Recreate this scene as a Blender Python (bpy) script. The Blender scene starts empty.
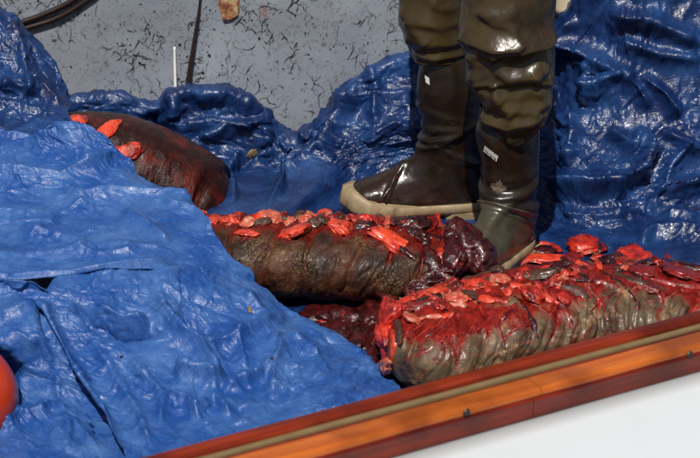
import bpy, bmesh, math, random
import numpy as np
from mathutils import Vector, Matrix
from mathutils.bvhtree import BVHTree

random.seed(7); rng = np.random.RandomState(7)
R = math.radians
scene = bpy.context.scene

# ------------------------------------------------------------------ camera, sky, sun, exposure
PITCH, DIST, FPX = R(22.0), 5.3, 2100.0
CAM = np.array([0.0, -DIST*math.cos(PITCH), DIST*math.sin(PITCH)])
cam_d = bpy.data.cameras.new('camera'); cam = bpy.data.objects.new('camera', cam_d)
scene.collection.objects.link(cam); scene.camera = cam
cam.location = CAM; cam.rotation_euler = (R(90)-PITCH, 0, 0)
cam_d.sensor_width = 36.0; cam_d.lens = FPX/700*36.0
cam_d.clip_start = 0.05; cam_d.clip_end = 5000
cam_d.dof.use_dof = True; cam_d.dof.focus_distance = 5.0; cam_d.dof.aperture_fstop = 5.6

SUN_EL, SUN_AZ = R(56), R(-8)         # behind the camera, to its left
world = bpy.data.worlds.new('World'); scene.world = world; world.use_nodes = True
wn = world.node_tree.nodes; wl = world.node_tree.links
sky = wn.new('ShaderNodeTexSky'); sky.sky_type = 'NISHITA'; sky.sun_disc = False
sky.sun_elevation = SUN_EL; sky.sun_rotation = math.pi - SUN_AZ
wn['Background'].inputs[1].default_value = 0.05
wl.new(sky.outputs[0], wn['Background'].inputs[0])
sun_d = bpy.data.lights.new('sun', 'SUN'); sun_d.energy = 5.0; sun_d.angle = R(0.55); sun_d.color = (1, .95, .87)
sun = bpy.data.objects.new('sun', sun_d); scene.collection.objects.link(sun)
sdir = Vector((math.sin(SUN_AZ)*math.cos(SUN_EL), -math.cos(SUN_AZ)*math.cos(SUN_EL), math.sin(SUN_EL)))
sun.rotation_euler = sdir.to_track_quat('Z', 'Y').to_euler(); sun.location = sdir*8
vs = scene.view_settings; vs.view_transform = 'Standard'; vs.look = 'None'; vs.exposure = 0.0; vs.gamma = 1.0
scene.render.film_transparent = False

# ------------------------------------------------------------------ helpers
FWD = np.array([0, math.cos(PITCH), -math.sin(PITCH)]); UP = np.array([0, math.sin(PITCH), math.cos(PITCH)]); RT = np.array([1.0, 0, 0])
def ray(px, py):
    return FWD + RT*((px-350)/FPX) + UP*((229-py)/FPX)
def atY(px, py, Y):
    d = ray(px, py); return CAM + d*((Y-CAM[1])/d[1])
def atZ(px, py, Z):
    d = ray(px, py); return CAM + d*((Z-CAM[2])/d[2])
def project(P):
    Q = P-CAM; w = Q@FWD
    return 350+FPX*(Q@RT)/w, 229-FPX*(Q@UP)/w
def V(a): return Vector((float(a[0]), float(a[1]), float(a[2])))

_perm = rng.permutation(256); _perm = np.concatenate([_perm, _perm, _perm])
_g = rng.normal(size=(256, 3)); _g /= np.linalg.norm(_g, axis=1)[:, None]
def perlin(P, scale=1.0, seed=0):
    Q = np.asarray(P, float)*scale + np.array([seed*17.31+5000, seed*7.77+5000, seed*3.13+5000])
    I = np.floor(Q).astype(int); F = Q-I; I &= 255
    U = F*F*F*(F*(F*6-15)+10)
    r = 0
    for a in (0, 1):
        for b in (0, 1):
            for c in (0, 1):
                h = _perm[_perm[_perm[(I[..., 0]+a) & 255]+((I[..., 1]+b) & 255)]+((I[..., 2]+c) & 255)]
                g = _g[h]
                dot = g[..., 0]*(F[..., 0]-a)+g[..., 1]*(F[..., 1]-b)+g[..., 2]*(F[..., 2]-c)
                w = (U[..., 0] if a else 1-U[..., 0])*(U[..., 1] if b else 1-U[..., 1])*(U[..., 2] if c else 1-U[..., 2])
                r = r+dot*w
    return r*1.6
def fbm(P, scale, seed=0, octv=4, gain=.5):
    r = 0; a = 1
    for i in range(octv):
        r = r+a*perlin(P, scale*2**i, seed+i*3); a *= gain
    return r
def ridged(P, scale, seed=0):
    return 1-np.abs(perlin(P, scale, seed))*2.2

def link(o, parent=None):
    scene.collection.objects.link(o)
    if parent is not None:
        o.parent = parent
        o.matrix_parent_inverse = Matrix.Translation(parent.location).inverted() if parent.parent is None else Matrix.Identity(4)
    return o
# meshes are written in world coordinates; a part's offset from its thing is undone by matrix_parent_inverse
def from_grid(name, X, mat, parent=None, wrap=False, uv=None, attrs=None, smooth=True, cap=False):
    n, m = X.shape[:2]
    v = X.reshape(-1, 3)
    mm = m if wrap else m-1
    i, j = np.meshgrid(np.arange(n-1), np.arange(mm), indexing='ij')
    j2 = (j+1) % m
    f = np.stack([i*m+j, i*m+j2, (i+1)*m+j2, (i+1)*m+j], -1).reshape(-1, 4)
    faces = f.tolist()
    if cap:
        faces.append(list(range(m))[::-1]); faces.append([(n-1)*m+k for k in range(m)])
    me = bpy.data.meshes.new(name)
    me.from_pydata(v.tolist(), [], faces)
    if uv is not None:
        ul = me.uv_layers.new(name='UVMap')
        li = np.empty(len(me.loops), dtype=np.int32); me.loops.foreach_get('vertex_index', li)
        ul.data.foreach_set('uv', uv.reshape(-1, 2)[li].astype(np.float32).ravel())
    if attrs:
        for k, a in attrs.items():
            at = me.attributes.new(k, 'FLOAT', 'POINT'); at.data.foreach_set('value', a.reshape(-1).astype(np.float32))
    if smooth: me.polygons.foreach_set('use_smooth', [True]*len(me.polygons))
    me.materials.append(mat); me.update()
    o = bpy.data.objects.new(name, me); link(o, parent)
    return o
def from_bm(name, bm, mat, parent=None, smooth=False):
    me = bpy.data.meshes.new(name); bm.to_mesh(me); bm.free()
    if smooth: me.polygons.foreach_set('use_smooth', [True]*len(me.polygons))
    me.materials.append(mat); o = bpy.data.objects.new(name, me); link(o, parent); return o
def tag(o, label, cat=None, group=None, kind=None):
    if label: o['label'] = label
    if cat: o['category'] = cat
    if group: o['group'] = group
    if kind: o['kind'] = kind
    return o
def thing(name, loc, label, cat, group=None):
    e = bpy.data.objects.new(name, None); e.location = V(loc); e.empty_display_size = .05
    scene.collection.objects.link(e); return tag(e, label, cat, group)

def catmull(P, t):
    """P (k,...) control points, t in [0,k-1] array"""
    k = len(P); P = np.asarray(P, float)
    i = np.clip(np.floor(t).astype(int), 0, k-2); f = (t-i).reshape((-1,)+(1,)*(P.ndim-1))
    p1 = P[i]; p2 = P[i+1]
    p0 = np.where((i == 0).reshape(f.shape), 2*p1-p2, P[np.maximum(i-1, 0)])
    p3 = np.where((i >= k-2).reshape(f.shape), 2*p2-p1, P[np.minimum(i+2, k-1)])
    return .5*((2*p1)+(-p0+p2)*f+(2*p0-5*p1+4*p2-p3)*f**2+(-p0+3*p1-3*p2+p3)*f**3)
def net(ctrl, step):
    """bicubic patch through a control net, resampled to roughly even spacing; returns X (n,m,3), uv in metres"""
    C = np.array(ctrl, float)
    Rr, Cc = C.shape[:2]
    def dens(A, axis_len):
        t = np.linspace(0, axis_len-1, axis_len*24); D = catmull(A, t)
        seg = np.linalg.norm(np.diff(D, axis=0), axis=2).mean(1)
        s = np.concatenate([[0], np.cumsum(seg)]); n = max(4, int(s[-1]/step)+1)
        return np.interp(np.linspace(0, s[-1], n), s, t), s[-1]
    tr, Lr = dens(C, Rr)
    tc, Lc = dens(np.swapaxes(C, 0, 1), Cc)
    X = catmull(C, tr); X = np.swapaxes(catmull(np.swapaxes(X, 0, 1), tc), 0, 1)
    uv = np.stack(np.meshgrid(np.linspace(0, Lr, len(tr)), np.linspace(0, Lc, len(tc)), indexing='ij'), -1)[..., ::-1]
    return X, uv
def normals(X):
    du = np.gradient(X, axis=0); dv = np.gradient(X, axis=1)
    n = np.cross(du, dv); n /= np.linalg.norm(n, axis=-1)[..., None]+1e-12
    s = np.sign(np.sum(n*(CAM-X), -1)); 
    return n*np.where(np.median(s) < 0, -1, 1)
def polydist(px, py, line):
    """distance to polyline, signed offset (+ on the left-hand/below side), parameter along it"""
    best = np.full(px.shape, 1e9); sg = np.zeros(px.shape); par = np.zeros(px.shape)
    L = len(line)-1
    for k in range(L):
        (x0, y0), (x1, y1) = line[k], line[k+1]
        dx, dy = x1-x0, y1-y0; l2 = dx*dx+dy*dy+1e-9
        t = np.clip(((px-x0)*dx+(py-y0)*dy)/l2, 0, 1)
        ex, ey = px-(x0+t*dx), py-(y0+t*dy); d = np.hypot(ex, ey)
        s = dx*(py-y0)-dy*(px-x0)
        m = d < best
        best = np.where(m, d, best); sg = np.where(m, np.sign(s), sg); par = np.where(m, (k+t)/L, par)
    return best, sg, par
def folds(X, lst, gain=1.0):
    """real folds: each is (pixel line used to lay it out, height in m, width on the one side, width on the other, in px)"""
    N = normals(X); px, py = project(X); H = np.zeros(px.shape)
    for line, amp, w1, w2 in lst:
        d, s, t = polydist(px, py, line)
        w = np.where(s > 0, w1, w2)*.78
        env = np.clip(np.sin(np.pi*np.clip(t, .0, 1))*2.2+.05, 0, 1)
        H += gain*amp*np.exp(-(d/w)**1.05)*env
    return X+N*H[..., None]
def resize(A, n, m):
    a, b = A.shape[:2]
    i = np.linspace(0, a-1, n); j = np.linspace(0, b-1, m)
    i0 = np.clip(i.astype(int), 0, a-2); fi = (i-i0)[:, None, None]
    A = A[i0]*(1-fi)+A[i0+1]*fi
    j0 = np.clip(j.astype(int), 0, b-2); fj = (j-j0)[None, :, None]
    return A[:, j0]*(1-fj)+A[:, j0+1]*fj
OFFS = [(1, 0, 1.), (0, 1, 1.), (1, 1, .7), (1, -1, .7)]
def pbd(X, T, rest_of, excess, iters, keep, bend, lo=None):
    """cloth with more material than its surface: neighbours push apart and it buckles into creases"""
    cons = []
    for a, b, st in OFFS + [(2, 0, bend), (0, 2, bend)]:
        sa = (slice(0, X.shape[0]-a), slice(0, X.shape[1]-b)) if b >= 0 else (slice(0, X.shape[0]-a), slice(-b, None))
        sb = (slice(a, None), slice(b, None)) if b >= 0 else (slice(a, None), slice(0, X.shape[1]+b))
        d = rest_of[sa]-rest_of[sb]
        e = 1+.5*(excess[sa]+excess[sb])
        cons.append((sa, sb, np.linalg.norm(d, axis=-1)*e, st))
    for _ in range(iters):
        acc = np.zeros_like(X)
        for sa, sb, r, st in cons:
            d = X[sb]-X[sa]; l = np.sqrt((d*d).sum(-1))+1e-9
            c = d*((l-r)/l*st*.5)[..., None]
            acc[sa] += c; acc[sb] -= c
        X = X+acc*.42
        X = X+(T-X)*keep
        if lo is not None: X[..., 2] = np.maximum(X[..., 2], lo)
    return X
def facets(uv, size, seed):
    """piecewise flat height field with straight creases: random heights on a warped triangle lattice"""
    P = np.concatenate([uv, np.zeros(uv.shape[:-1]+(1,))], -1)
    a = rng_angle = (seed*1.7) % 3.1
    W = uv+size*.8*np.stack([perlin(P, .45/size, seed), perlin(P, .45/size, seed+9)], -1)
    x = (W[..., 0]*math.cos(a)-W[..., 1]*math.sin(a))/size; y = (W[..., 0]*math.sin(a)*1.0+W[..., 1]*math.cos(a))/size*.72
    s_ = (x+y)*.3660254; X_, Y_ = x+s_, y+s_
    i, j = np.floor(X_).astype(int), np.floor(Y_).astype(int); fx, fy = X_-i, Y_-j
    def h(a_, b_): return _perm[_perm[(a_+seed*31) & 255]+((b_+seed*7) & 255)]/127.5-1
    up_ = fx > fy
    h00, h11 = h(i, j), h(i+1, j+1); hm = np.where(up_, h(i+1, j), h(i, j+1))
    w1 = np.where(up_, fx-fy, fy-fx); w2 = np.minimum(fx, fy)
    return h00*(1-w1-w2)+hm*w1+h11*w2
def crease_field(uv, density, L, w, amp, seed, dirs=None, patch=0.0, kink=.24):
    """sharp straight creases scattered over a sheet: each a ridge or valley line with its own length, width and steep side"""
    n, m = uv.shape[:2]; r = np.random.RandomState(seed); H = np.zeros((n, m))
    U0, V0 = uv[0, 0]; U1, V1 = uv[-1, -1]; du = (U1-U0)/(m-1); dv = (V1-V0)/(n-1)
    cnt = int(density*(U1-U0)*(V1-V0))
    th0 = r.uniform(0, math.pi)
    for _ in range(cnt):
        cu, cv = r.uniform(U0, U1), r.uniform(V0, V1)
        if patch:
            g = float(perlin(np.array([cu, cv, .3]), 5.0, seed+3))
            if g < r.uniform(-.35, .35)*patch: continue
        base = th0+1.9*float(perlin(np.array([cu, cv, .7]), 2.2, seed+5))
        a = base+r.normal(0, .55) if r.rand() < .72 else r.uniform(0, math.pi)
        l = r.uniform(*L); ww = r.uniform(*w)*(.6+.4*l/L[1]); am = amp*r.uniform(.35, 1.0)*(1 if r.rand() < .6 else -.8)*(l/L[1])**.4
        R_ = l*.5+3*ww
        j0, j1 = max(0, int((cu-R_-U0)/du)), min(m, int((cu+R_-U0)/du)+2); i0, i1 = max(0, int((cv-R_-V0)/dv)), min(n, int((cv+R_-V0)/dv)+2)
        if i1-i0 < 2 or j1-j0 < 2: continue
        P = uv[i0:i1, j0:j1]; x, y = P[..., 0]-cu, P[..., 1]-cv
        c_, s_ = math.cos(a), math.sin(a)
        t = x*c_+y*s_; d = -x*s_+y*c_; d = d-r.uniform(-.25, .25)*t*t/l*2
        env = np.clip(1-(2*t/l)**2, 0, 1)**.8
        w1 = ww; w2 = ww*(kink if r.rand() < .55 else r.uniform(.5, 1.3))
        ad = np.abs(d); q = np.where(d > 0, w1, w2)
        H[i0:i1, j0:j1] += am*env*np.exp(-(ad/q))
    return H
def crumple(T, uv, ex=.05, seed=0, lo=None, exmap=None, amp=.010, mid=.0030, small=.0009, fold_n=26, mid_n=420, small_n=2600, shear=0.0):
    n, m = T.shape[:2]
    E = np.ones((n, m)) if exmap is None else exmap
    off = None
    sp_ = (uv[-1, -1, 0]-uv[0, 0, 0])/(m-1)
    for lvl, (f, e, it, k) in enumerate(((.014/sp_, ex, 50, .05), (.0070/sp_, ex*.5, 26, .05))):
        a, b = max(8, int(n/f)), max(8, int(m/f))
        Tl = resize(T, a, b); N = normals(Tl); El = resize(E[..., None], a, b)[..., 0]; uvl = resize(uv, a, b)
        Z = Tl if off is None else Tl+resize(off, a, b)
        if lvl == 0:
            h = (crease_field(uvl, fold_n*2.2, (.10, .42), (.02, .055), amp*1.3, seed+2)+.2*amp*perlin(Tl, 6, seed+9)+.75*amp*facets(uvl, .085, seed+20)+.3*amp*facets(uvl, .045, seed+25))*El
        else:
            h = crease_field(uvl, 110, (.05, .16), (.010, .022), amp*.45, seed+4, patch=.6)*El
        Z = Z+N*h[..., None]
        e_n = e*El*(1+.7*perlin(Tl, 6, seed+50+lvl))
        Z = pbd(Z, Tl if off is None else (Tl+resize(off, a, b)), Tl if off is None else Z, e_n, it, k, .22, lo)
        off = Z-Tl
    X = T+resize(off, n, m); X = smooth_grid(X, 1); N = normals(smooth_grid(X, 4))
    h = crease_field(uv, mid_n, (.025, .10), (.006, .014), mid, seed+6, patch=.9)
    h += crease_field(uv, small_n, (.012, .040), (.0028, .0055), small, seed+7, patch=1.4)
    pt = np.clip(.9+1.1*perlin(T, 6, seed+81), .25, 1.8)
    h += (facets(uv, .050, seed+61)*mid*.42+facets(uv, .026, seed+62)*mid*.20+facets(uv, .012, seed+63)*small*.30)*pt
    X = X+N*(h*np.clip(E, .25, 1))[..., None]
    if lo is not None: X[..., 2] = np.maximum(X[..., 2], lo)
    return X
def smooth_grid(X, k=1):
    for _ in range(k):
        Y = X.copy(); Y[1:-1, 1:-1] = X[1:-1, 1:-1]*.5+.125*(X[2:, 1:-1]+X[:-2, 1:-1]+X[1:-1, 2:]+X[1:-1, :-2]); X = Y
    return X
def jag(X, rows, cols, seed=3): return X

# ------------------------------------------------------------------ materials
def new_mat(name):
    m = bpy.data.materials.new(name); m.use_nodes = True
    nt = m.node_tree; return m, nt, nt.nodes['Principled BSDF'], nt.nodes, nt.links
def tex(nt, kind, vec=None, **kw):
    n = nt.nodes.new('ShaderNodeTex'+kind)
    for k, v in kw.items():
        if k in n.inputs: n.inputs[k].default_value = v
        else: setattr(n, k, v)
    if vec is not None: nt.links.new(vec, n.inputs['Vector'])
    return n
def ramp(nt, fac, stops, interp='LINEAR'):
    n = nt.nodes.new('ShaderNodeValToRGB'); n.color_ramp.interpolation = interp
    e = n.color_ramp.elements
    while len(e) < len(stops): e.new(.5)
    for k, (p, c) in enumerate(stops):
        e[k].position = p; e[k].color = (c[0], c[1], c[2], 1) if hasattr(c, '__len__') else (c, c, c, 1)
    nt.links.new(fac, n.inputs[0]); return n.outputs[0]
def mix(nt, fac, a, b, mode='MIX'):
    n = nt.nodes.new('ShaderNodeMix'); n.data_type = 'RGBA'; n.blend_type = mode
    for s, v in ((n.inputs[0], fac), (n.inputs[6], a), (n.inputs[7], b)):
        if isinstance(v, bpy.types.NodeSocket): nt.links.new(v, s)
        else: s.default_value = v if not hasattr(v, '__len__') else (v[0], v[1], v[2], 1)
    return n.outputs[2]
def mth(nt, op, a, b=None, clamp=False):
    n = nt.nodes.new('ShaderNodeMath'); n.operation = op; n.use_clamp = clamp
    for s, v in ((n.inputs[0], a), (n.inputs[1], b)):
        if v is None: continue
        if isinstance(v, bpy.types.NodeSocket): nt.links.new(v, s)
        else: s.default_value = v
    return n.outputs[0]
def bump(nt, h, dist, strength=1.0, normal=None):
    n = nt.nodes.new('ShaderNodeBump'); n.inputs['Distance'].default_value = dist; n.inputs['Strength'].default_value = strength
    nt.links.new(h, n.inputs['Height'])
    if normal is not None: nt.links.new(normal, n.inputs['Normal'])
    return n.outputs[0]
def coords(nt, which='Object'):
    return nt.nodes.new('ShaderNodeTexCoord').outputs[which]
def warp(nt, vec, scale, amt):
    n = tex(nt, 'Noise', vec, Scale=scale, Detail=2.0)
    s = nt.nodes.new('ShaderNodeVectorMath'); s.operation = 'SCALE'; s.inputs['Scale'].default_value = amt
    sb = nt.nodes.new('ShaderNodeVectorMath'); sb.operation = 'SUBTRACT'; sb.inputs[1].default_value = (.5, .5, .5)
    nt.links.new(n.outputs['Color'], sb.inputs[0]); nt.links.new(sb.outputs[0], s.inputs[0])
    ad = nt.nodes.new('ShaderNodeVectorMath'); ad.operation = 'ADD'
    nt.links.new(vec, ad.inputs[0]); nt.links.new(s.outputs[0], ad.inputs[1]); return ad.outputs[0]

def mat_tarp(name, base, pale, dirt=.0, rough=.34, crinkle=1.0, glint=.5):
    m, nt, bs, nd, lk = new_mat(name)
    uv = coords(nt, 'UV'); ob = coords(nt)
    w = warp(nt, ob, 18, .035)
    mp = nd.new('ShaderNodeMapping'); mp.inputs['Scale'].default_value = (1, 1, 1); lk.new(uv, mp.inputs[0])
    wa = tex(nt, 'Wave', mp.outputs[0], wave_type='BANDS', bands_direction='X', Scale=55.0, Distortion=.6)
    wb = tex(nt, 'Wave', mp.outputs[0], wave_type='BANDS', bands_direction='Y', Scale=55.0, Distortion=.6)
    wv = mth(nt, 'ADD', wa.outputs[1], wb.outputs[1])
    v1 = tex(nt, 'Voronoi', w, feature='DISTANCE_TO_EDGE', Scale=34.0)
    v2 = tex(nt, 'Voronoi', w, feature='DISTANCE_TO_EDGE', Scale=85.0)
    n1 = tex(nt, 'Noise', w, Scale=60.0, Detail=5.0, Roughness=.6)
    cn = tex(nt, 'Noise', w, Scale=70.0, Detail=2.0, Distortion=1.2); fold_ = mth(nt, 'ABSOLUTE', mth(nt, 'SUBTRACT', cn.outputs[0], .5))
    h = mth(nt, 'ADD', mth(nt, 'MULTIPLY', mth(nt, 'MINIMUM', fold_, .10), 9.0), mth(nt, 'MULTIPLY', mth(nt, 'MINIMUM', v2.outputs[0], .12), .3))
    h = mth(nt, 'ADD', h, mth(nt, 'MULTIPLY', n1.outputs[0], .9))
    nb = bump(nt, h, .0010*crinkle, .35)
    nb = bump(nt, wv, .0004, .24, nb)
    lk.new(nb, bs.inputs['Normal'])
    # colour: dye, scuffs whitened along creases, weave
    sc = tex(nt, 'Noise', w, Scale=9.0, Detail=6.0, Roughness=.65)
    sm = ramp(nt, sc.outputs[0], [(.42, 0), (.72, 1)])
    crn = tex(nt, 'Noise', w, Scale=26.0, Detail=3.0, Roughness=.5, Distortion=.6)
    cr = ramp(nt, crn.outputs[0], [(.47, 0), (.50, 1), (.53, 0)])
    f = mth(nt, 'ADD', mth(nt, 'MULTIPLY', sm, .52), mth(nt, 'MULTIPLY', cr, .10), True)
    c = mix(nt, f, base, pale)
    wvm = ramp(nt, wv, [(.25, .82), (1.0, 1)])
    c = mix(nt, 1.0, c, wvm, 'MULTIPLY')
    ds = tex(nt, 'Noise', ob, Scale=14.0, Detail=7.0, Roughness=.7)
    dm = ramp(nt, ds.outputs[0], [(.60, 0), (.72, 1)])
    c = mix(nt, mth(nt, 'MULTIPLY', dm, dirt), c, (.03, .008, .006))
    lk.new(c, bs.inputs['Base Color'])
    rr = ramp(nt, n1.outputs[0], [(.3, rough-.08), (.7, rough+.14)])
    lk.new(rr, bs.inputs['Roughness']); bs.inputs['Specular IOR Level'].default_value = glint
    return m
M_tarp = mat_tarp('blue_tarp', (.012, .062, .25), (.11, .235, .48), dirt=.10, rough=.40, glint=.4)
M_tarp_dark = mat_tarp('dark_blue_tarp', (.003, .014, .070), (.026, .095, .29), dirt=.5, rough=.30, crinkle=1.3, glint=.45)  # darker, smoother blue than the near tarp, with more dirt

def mat_rubber(name, c1, c2, rough, scale=14, bloody=.0, bmp=.0006):
    m, nt, bs, nd, lk = new_mat(name); ob = coords(nt)
    n = tex(nt, 'Noise', ob, Scale=scale, Detail=6.0, Roughness=.62)
    c = mix(nt, ramp(nt, n.outputs[0], [(.35, 0), (.68, 1)]), c1, c2)
    if bloody:
        b = tex(nt, 'Noise', ob, Scale=30, Detail=4.0, Roughness=.6)
        c = mix(nt, mth(nt, 'MULTIPLY', ramp(nt, b.outputs[0], [(.66, 0), (.70, 1)]), bloody), c, (.12, .008, .004))
    lk.new(c, bs.inputs['Base Color'])
    n2 = tex(nt, 'Noise', ob, Scale=160, Detail=4.0)
    lk.new(ramp(nt, n.outputs[0], [(.3, rough-.07), (.75, rough+.17)]), bs.inputs['Roughness'])
    n3 = tex(nt, 'Noise', ob, Scale=32, Detail=3.0)
    lk.new(bump(nt, n3.outputs[0], .004, .5, bump(nt, n2.outputs[0], bmp, .5)), bs.inputs['Normal'])
    return m
M_wader = mat_rubber('olive_wader_rubber', (.056, .038, .014), (.020, .013, .005), .25, 9, .3)
M_boot = mat_rubber('brown_boot_rubber', (.018, .0105, .005), (.008, .0045, .0025), .24, 16, .25)
M_boot_foot = mat_rubber('wet_boot_rubber', (.026, .014, .008), (.014, .007, .004), .20, 20, .6)
M_boot_green = mat_rubber('grey_green_boot_rubber', (.060, .056, .032), (.034, .026, .015), .28, 20, .5)
M_sole = mat_rubber('tan_sole_rubber', (.30, .23, .13), (.17, .12, .065), .5, 30, .5)
M_white_patch = mat_rubber('white_patch', (.62, .62, .58), (.5, .5, .46), .5, 60)
M_print = mat_rubber('dark_print', (.05, .05, .05), (.08, .08, .07), .6, 60)
M_leaf = mat_rubber('faded_print', (.16, .12, .085), (.085, .05, .035), .5, 50)

def mat_flesh(name, c1, c2, c3, rough=.22, scale=30, sss=.12, streak=(1, 1, 1), fat=.5):
    m, nt, bs, nd, lk = new_mat(name); ob = coords(nt)
    mp = nd.new('ShaderNodeMapping'); mp.inputs['Scale'].default_value = streak; mp.inputs['Rotation'].default_value = (.3, .5, .6); lk.new(ob, mp.inputs[0])
    w = warp(nt, mp.outputs[0], 30, .03)
    n = tex(nt, 'Noise', w, Scale=scale, Detail=6.0, Roughness=.62)
    c = mix(nt, ramp(nt, n.outputs[0], [(.40, 0), (.62, 1)]), c1, c2)
    n5 = tex(nt, 'Noise', ob, Scale=scale*.9, Detail=3.0)
    c = mix(nt, mth(nt, 'MULTIPLY', ramp(nt, n5.outputs[0], [(.52, 0), (.66, 1)]), .75), c, tuple(x*.22 for x in c2))
    n2 = tex(nt, 'Noise', w, Scale=scale*1.7, Detail=5.0, Roughness=.7)
    c = mix(nt, mth(nt, 'MULTIPLY', ramp(nt, n2.outputs[0], [(.56, 0), (.70, 1)]), fat), c, c3)
    lk.new(c, bs.inputs['Base Color'])
    lk.new(ramp(nt, n2.outputs[0], [(.3, rough-.08), (.7, rough+.2)]), bs.inputs['Roughness'])
    n4 = tex(nt, 'Noise', w, Scale=scale*4, Detail=5.0, Roughness=.6)
    lk.new(bump(nt, n4.outputs[0], .004, .7), bs.inputs['Normal'])
    if sss:
        bs.inputs['Subsurface Weight'].default_value = sss; bs.inputs['Subsurface Radius'].default_value = (.012, .003, .002); bs.inputs['Subsurface Scale'].default_value = 1.0
    bs.inputs['Coat Weight'].default_value = .35; bs.inputs['Coat Roughness'].default_value = .12
    return m
M_red = mat_flesh('raw_red_flesh', (.56, .030, .012), (.24, .007, .004), (.72, .16, .08), fat=.5)
M_orange = mat_flesh('orange_red_flesh', (.66, .065, .022), (.42, .020, .010), (.75, .22, .11), fat=.4)
M_dark = mat_flesh('clotted_dark_flesh', (.055, .004, .004), (.018, .004, .004), (.30, .015, .010), rough=.16, fat=.55, sss=0)
M_deep = mat_flesh('deep_red_flesh', (.26, .010, .007), (.10, .005, .004), (.5, .05, .03), rough=.2, fat=.5)
M_fat = mat_flesh('pale_fat', (.50, .13, .075), (.42, .045, .022), (.72, .46, .32), rough=.3, fat=.6)
M_hide_scrap = mat_flesh('hide_scrap', (.075, .036, .02), (.05, .016, .009), (.32, .02, .012), rough=.3, fat=.6, sss=0)

def mat_skin(name, stops, blood_c, scale, rough, vein, speck, wet=.2):
    m, nt, bs, nd, lk = new_mat(name); ob = coords(nt)
    w = warp(nt, ob, 22, .03)
    n = tex(nt, 'Noise', w, Scale=scale, Detail=7.0, Roughness=.66)
    c = ramp(nt, n.outputs[0], stops)
    # light mottling of the hide
    v = tex(nt, 'Noise', w, Scale=230.0, Detail=3.0, Roughness=.6)
    pat = tex(nt, 'Noise', w, Scale=10, Detail=3.0)
    pm = mth(nt, 'MULTIPLY', ramp(nt, pat.outputs[0], [(.45, 0), (.62, 1)]), ramp(nt, v.outputs[0], [(.50, 0), (.62, 1)]))
    c = mix(nt, mth(nt, 'MULTIPLY', pm, speck), c, (.22, .14, .055))
    # scars / blood runs: thin stretched threads
    mp = nd.new('ShaderNodeMapping'); mp.inputs['Scale'].default_value = (1, 1, 3.2); mp.inputs['Rotation'].default_value = (0, .75, 0); lk.new(w, mp.inputs[0])
    vn = tex(nt, 'Noise', mp.outputs[0], Scale=15, Detail=5.0, Roughness=.55)
    vr = ramp(nt, vn.outputs[0], [(.488, 0), (.50, 1), (.512, 0)])
    vm = tex(nt, 'Noise', ob, Scale=13, Detail=2.0); vr = mth(nt, 'MULTIPLY', vr, ramp(nt, vm.outputs[0], [(.46, 0), (.54, 1)]))
    c = mix(nt, mth(nt, 'MULTIPLY', vr, vein), c, (.36, .05, .022))
    if vein > .3:
        pp = tex(nt, 'Noise', w, Scale=20, Detail=5.0, Roughness=.65)
        c = mix(nt, ramp(nt, pp.outputs[0], [(.57, 0), (.66, .65)]), c, (.36, .20, .11))
    at = nd.new('ShaderNodeAttribute'); at.attribute_name = 'blood'
    bn = tex(nt, 'Noise', w, Scale=36, Detail=6.0, Roughness=.7)
    f = mth(nt, 'ADD', at.outputs['Fac'], mth(nt, 'MULTIPLY', mth(nt, 'SUBTRACT', bn.outputs[0], .5), 1.5))
    f = ramp(nt, f, [(.30, 0), (.62, 1)])
    bc = mix(nt, ramp(nt, bn.outputs[0], [(.4, 0), (.6, 1)]), blood_c, tuple(x*.35 for x in blood_c))
    c = mix(nt, f, c, bc)
    lk.new(c, bs.inputs['Base Color'])
    lk.new(mix(nt, f, (rough,)*3, (rough*.5,)*3), bs.inputs['Roughness'])
    g = tex(nt, 'Noise', w, Scale=190, Detail=4.0, Roughness=.6)
    h = mth(nt, 'ADD', mth(nt, 'MULTIPLY', v.outputs[0], .5), g.outputs[0])
    h = mth(nt, 'ADD', h, mth(nt, 'MULTIPLY', n.outputs[0], 1.2))
    lk.new(bump(nt, h, .0028, .7), bs.inputs['Normal'])
    bs.inputs['Specular IOR Level'].default_value = .28; bs.inputs['Coat Weight'].default_value = wet; bs.inputs['Coat Roughness'].default_value = .25
    return m
M_skin_mid = mat_skin('brown_hide', [(.34, (.007, .002, .0015)), (.52, (.036, .010, .0035)), (.70, (.095, .036, .011))], (.19, .010, .005), 13, .55, .10, .6, .08)
M_skin_front = mat_skin('grey_green_hide', [(.34, (.034, .013, .007)), (.50, (.080, .050, .026)), (.68, (.135, .108, .062))], (.27, .013, .007), 15, .42, .45, .5)
M_skin_back = mat_skin('dark_red_hide', [(.30, (.008, .0015, .001)), (.52, (.020, .003, .0015)), (.72, (.12, .010, .003))], (.09, .004, .002), 14, .36, .10, .0, .12)

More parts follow.
